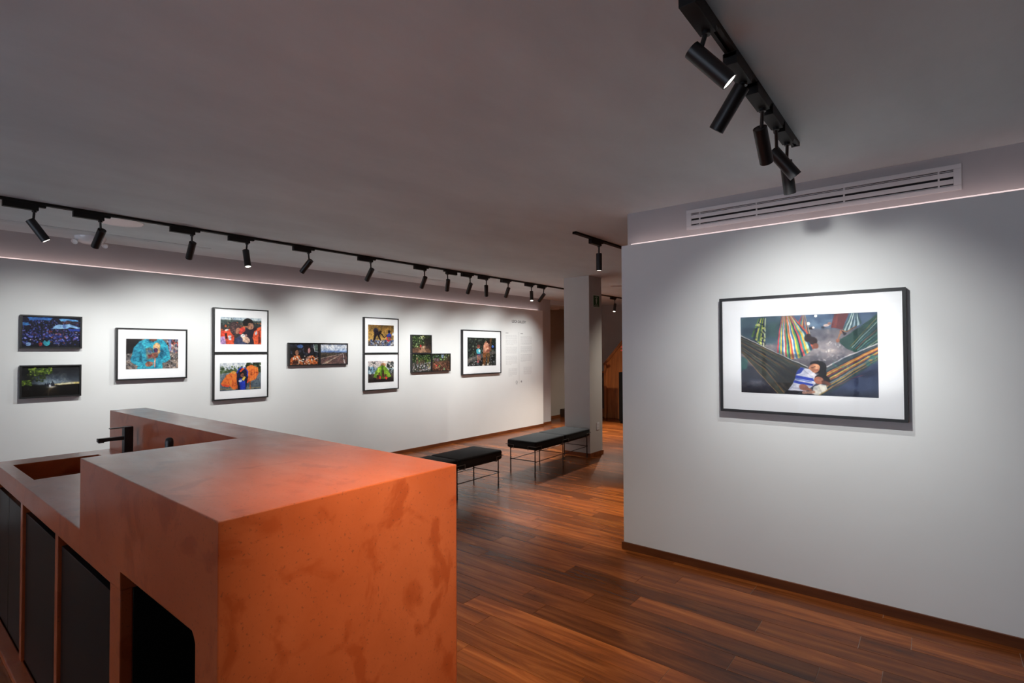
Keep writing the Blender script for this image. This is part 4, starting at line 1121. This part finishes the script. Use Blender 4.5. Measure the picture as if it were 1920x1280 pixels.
def picture(name_label, painter, side, a0, a1, z0, z1, pr=None, border=.013, depth=.040, cat='picture frame', group=None):
    """side 'L': on the picture wall, a = world Y; side 'R': on the partition, a = world X. pr = print rectangle or None (no mat)"""
    def B(bm, p0, p1, q0, q1, d0, d1):
        if side == 'L': box(bm, XL + d0, XL + d1, p0, p1, q0, q1)
        else: box(bm, p0, p1, YR - d1, YR - d0, q0, q1)
    ac, zc = (a0 + a1) / 2, z0
    t = thing('framed_photograph', (XL, ac, zc) if side == 'L' else (ac, YR, zc), name_label, cat, group)
    bm = bmesh.new()
    b = border
    B(bm, a0, a1, z1 - b, z1, 0, depth); B(bm, a0, a1, z0, z0 + b, 0, depth)
    B(bm, a0, a0 + b, z0 + b, z1 - b, 0, depth); B(bm, a1 - b, a1, z0 + b, z1 - b, 0, depth)
    obj('frame', bm, 'frame_black', t)
    i0, i1, j0, j1 = a0 + b, a1 - b, z0 + b, z1 - b
    if pr:
        bm = bmesh.new(); B(bm, i0, i1, j0, j1, .004, depth - .008)
        obj('mat_board', bm, 'mat_board', t)
        p0, p1, q0, q1 = pr; d = depth - .0072
    else:
        bm = bmesh.new(); B(bm, i0, i1, j0, j1, .004, depth - .012)
        obj('backing_board', bm, 'niche_black', t)
        p0, p1, q0, q1 = i0, i1, j0, j1; d = depth - .011
    p = painter().develop(*((.35, .8) if painter is pic_hammock else (1.0, 1.25)))
    c = np.clip(p.c, 0, 255) / 255
    lin = np.where(c <= .04045, c / 12.92, ((c + .055) / 1.055) ** 2.4) * .78
    g_ = lin.mean(-1, keepdims=True); lin = g_ + (lin - g_) * .90
    h, w = p.h, p.w
    A, Z = np.meshgrid(np.linspace(p0, p1, w), np.linspace(q1, q0, h))
    if side == 'L': co = np.stack([np.full_like(A, XL + d), A, Z], -1)
    else: co = np.stack([A, np.full_like(A, YR - d), Z], -1)
    idx = np.arange(h * w).reshape(h, w)
    f = np.stack([idx[:-1, :-1], idx[1:, :-1], idx[1:, 1:], idx[:-1, 1:]], -1).reshape(-1, 4)
    me = bpy.data.meshes.new('print')
    me.vertices.add(h * w); me.vertices.foreach_set('co', co.reshape(-1))
    me.loops.add(f.size); me.loops.foreach_set('vertex_index', f.reshape(-1))
    me.polygons.add(len(f)); me.polygons.foreach_set('loop_start', np.arange(0, f.size, 4)); me.polygons.foreach_set('loop_total', np.full(len(f), 4))
    me.update(); me.validate()
    at = me.color_attributes.new('ink', 'FLOAT_COLOR', 'POINT')
    at.data.foreach_set('color', np.concatenate([lin, np.ones((h, w, 1))], -1).reshape(-1).astype(np.float32))
    me.materials.append(MATS['photo_print'])
    o = bpy.data.objects.new('print', me); COL.objects.link(o)
    o.parent = t; o.matrix_parent_inverse = Matrix.Translation(-t.location)
    bm = bmesh.new(); B(bm, i0, i1, j0, j1, depth - .0055, depth - .004)
    obj('glass', bm, 'picture_glass', t)
    return t

picture('large framed photograph of colourful hammocks and a sleeping pair', pic_hammock, 'R', -1.137, -.131, 1.096, 1.846, (-1.004, -.263, 1.226, 1.7155), .017, .044)
picture('framed photograph of a dense blue crowd under tents', pic_crowd, 'L', .892, 1.315, 1.545, 1.839)
picture('framed dark night photograph with lit tree and glowing horizon', pic_night, 'L', .892, 1.313, 1.110, 1.398)
picture('framed photograph of a turquoise hoodie and hands holding a doll', pic_doll, 'L', 1.578, 2.196, 1.236, 1.747, (1.657, 2.112, 1.3415, 1.642))
picture('upper framed photograph of people in orange life vests holding a baby', pic_vest1, 'L', 2.455, 3.064, 1.4965, 1.999, (2.528, 2.981, 1.596, 1.898))
picture('lower framed photograph of a figure carrying orange life vests by water', pic_vest2, 'L', 2.455, 3.064, .974, 1.4955, (2.525, 2.978, 1.077, 1.3865))
picture('small framed photograph of two children in orange shirts inside a car', pic_car, 'L', 3.318, 3.7305, 1.335, 1.619)
picture('small framed photograph of an empty road under clouds', pic_road, 'L', 3.7315, 4.146, 1.335, 1.619)
picture('upper framed photograph of figures reaching down on an ochre slope', pic_climb, 'L', 4.403, 5.004, 1.480, 1.987, (4.472, 4.917, 1.586, 1.8835))
picture('lower framed photograph of people before a green tent', pic_tent, 'L', 4.403, 5.004, .962, 1.479, (4.472, 4.916, 1.0725, 1.3745))
picture('small framed forest photograph with a red figure on a path, above two others', lambda: pic_forest(0), 'L', 5.253, 5.657, 1.4755, 1.760)
picture('small framed forest photograph of walkers over grey stones', lambda: pic_forest(1), 'L', 5.253, 5.657, 1.187, 1.4745)
picture('small framed forest photograph of a brown slope with thin trunks', lambda: pic_forest(2), 'L', 5.658, 6.066, 1.187, 1.4725)
picture('framed photograph of a child and a bare-chested man sitting on a log', pic_log, 'L', 6.337, 7.340, 1.109, 1.869, (6.463, 7.200, 1.2515, 1.7405), .017, .044)

# ------------------------------------------------------------------ far end of the room
sp = thing('stair_enclosure', (-5.3, 10.62, 0), 'sloping orange wood stair enclosure at the far end', 'staircase')
bm = bmesh.new(); prism(bm, [(-5.80, 0), (-4.2, 0), (-4.2, 2.57), (-4.66, 2.57), (-5.80, 1.27)], 'y', 10.62, 10.66)
obj('side_board', bm, 'panel_wood', sp)
bm = bmesh.new(); prism(bm, [(-5.86, 0), (-5.80, 0), (-5.80, 1.25), (-5.86, 1.185)], 'y', 10.58, 10.68)
obj('newel_post', bm, 'panel_wood', sp)
bm = bmesh.new(); prism(bm, [(-5.87, 1.185), (-5.83, 1.185), (-4.615, 2.57), (-4.66, 2.57), (-5.87, 1.215)], 'y', 10.57, 10.69)
obj('handrail', bm, 'panel_wood', sp)
st = thing('stair_steps', (-6.52, 10.15, 0), 'dark wooden steps at the end of the corridor', 'steps')
for k in range(3):
    bobj('step', (-6.745, -6.30, 10.14 + k * .27, 10.988, k * .175 + (.002 if k else 0), (k + 1) * .175), 'dark_wood', st)
cb = thing('low_cabinet', (-6.04, 10.9, 0), 'dark low cabinet left of the stair panel', 'cabinet')
bobj('carcass', (-6.22, -5.88, 10.76, 10.985, .18, 1.0), 'dark_wood', cb)
bobj('cabinet_top', (-6.23, -5.87, 10.75, 10.985, 1.0, 1.03), 'panel_wood', cb)
bobj('base', (-6.22, -5.88, 10.74, 10.985, 0, .18), 'panel_wood', cb)
pd = thing('pedestal', (-5.02, 10.1, 0), 'black pedestal at the partition edge holding flowers', 'pedestal')
bobj('shaft', (-5.17, -4.87, 9.96, 10.24, .04, 1.06), 'niche_black', pd, bevel=.004)
bobj('foot', (-5.15, -4.89, 9.98, 10.22, 0, .04), 'niche_black', pd)
fl = thing('flower_vase', (-5.05, 10.1, 1.06), 'vase of red flowers on the black pedestal', 'flowers')
bm = bmesh.new(); lathe(bm, (-5.05, 10.1, 1.06), (0, 0, 1), [(0, 0), (0, .05), (.06, .075), (.13, .05), (.16, .055)], 20)
obj('vase', bm, 'dark_wood', fl, smooth=True)
rf = random.Random(2)
for k in range(9):
    a = k * 2.4; r = .05 + .1 * rf.random(); h = .2 + .18 * rf.random()
    q = Vector((-5.05 + r * math.cos(a), 10.1 + r * math.sin(a), 1.2 + h))
    bm = bmesh.new(); cyl(bm, (-5.05, 10.1, 1.17), q, .004, 6)
    stem = obj('flower_stem', bm, 'leaf_green', fl)
    bm = bmesh.new()
    bmesh.ops.create_icosphere(bm, subdivisions=2, radius=.03, matrix=Matrix.Translation(q) @ Matrix.Diagonal((1, 1, .7, 1)))
    obj('blossom' if k % 3 else 'leaf', bm, 'petal_red' if k % 3 else 'leaf_green', fl, smooth=True)
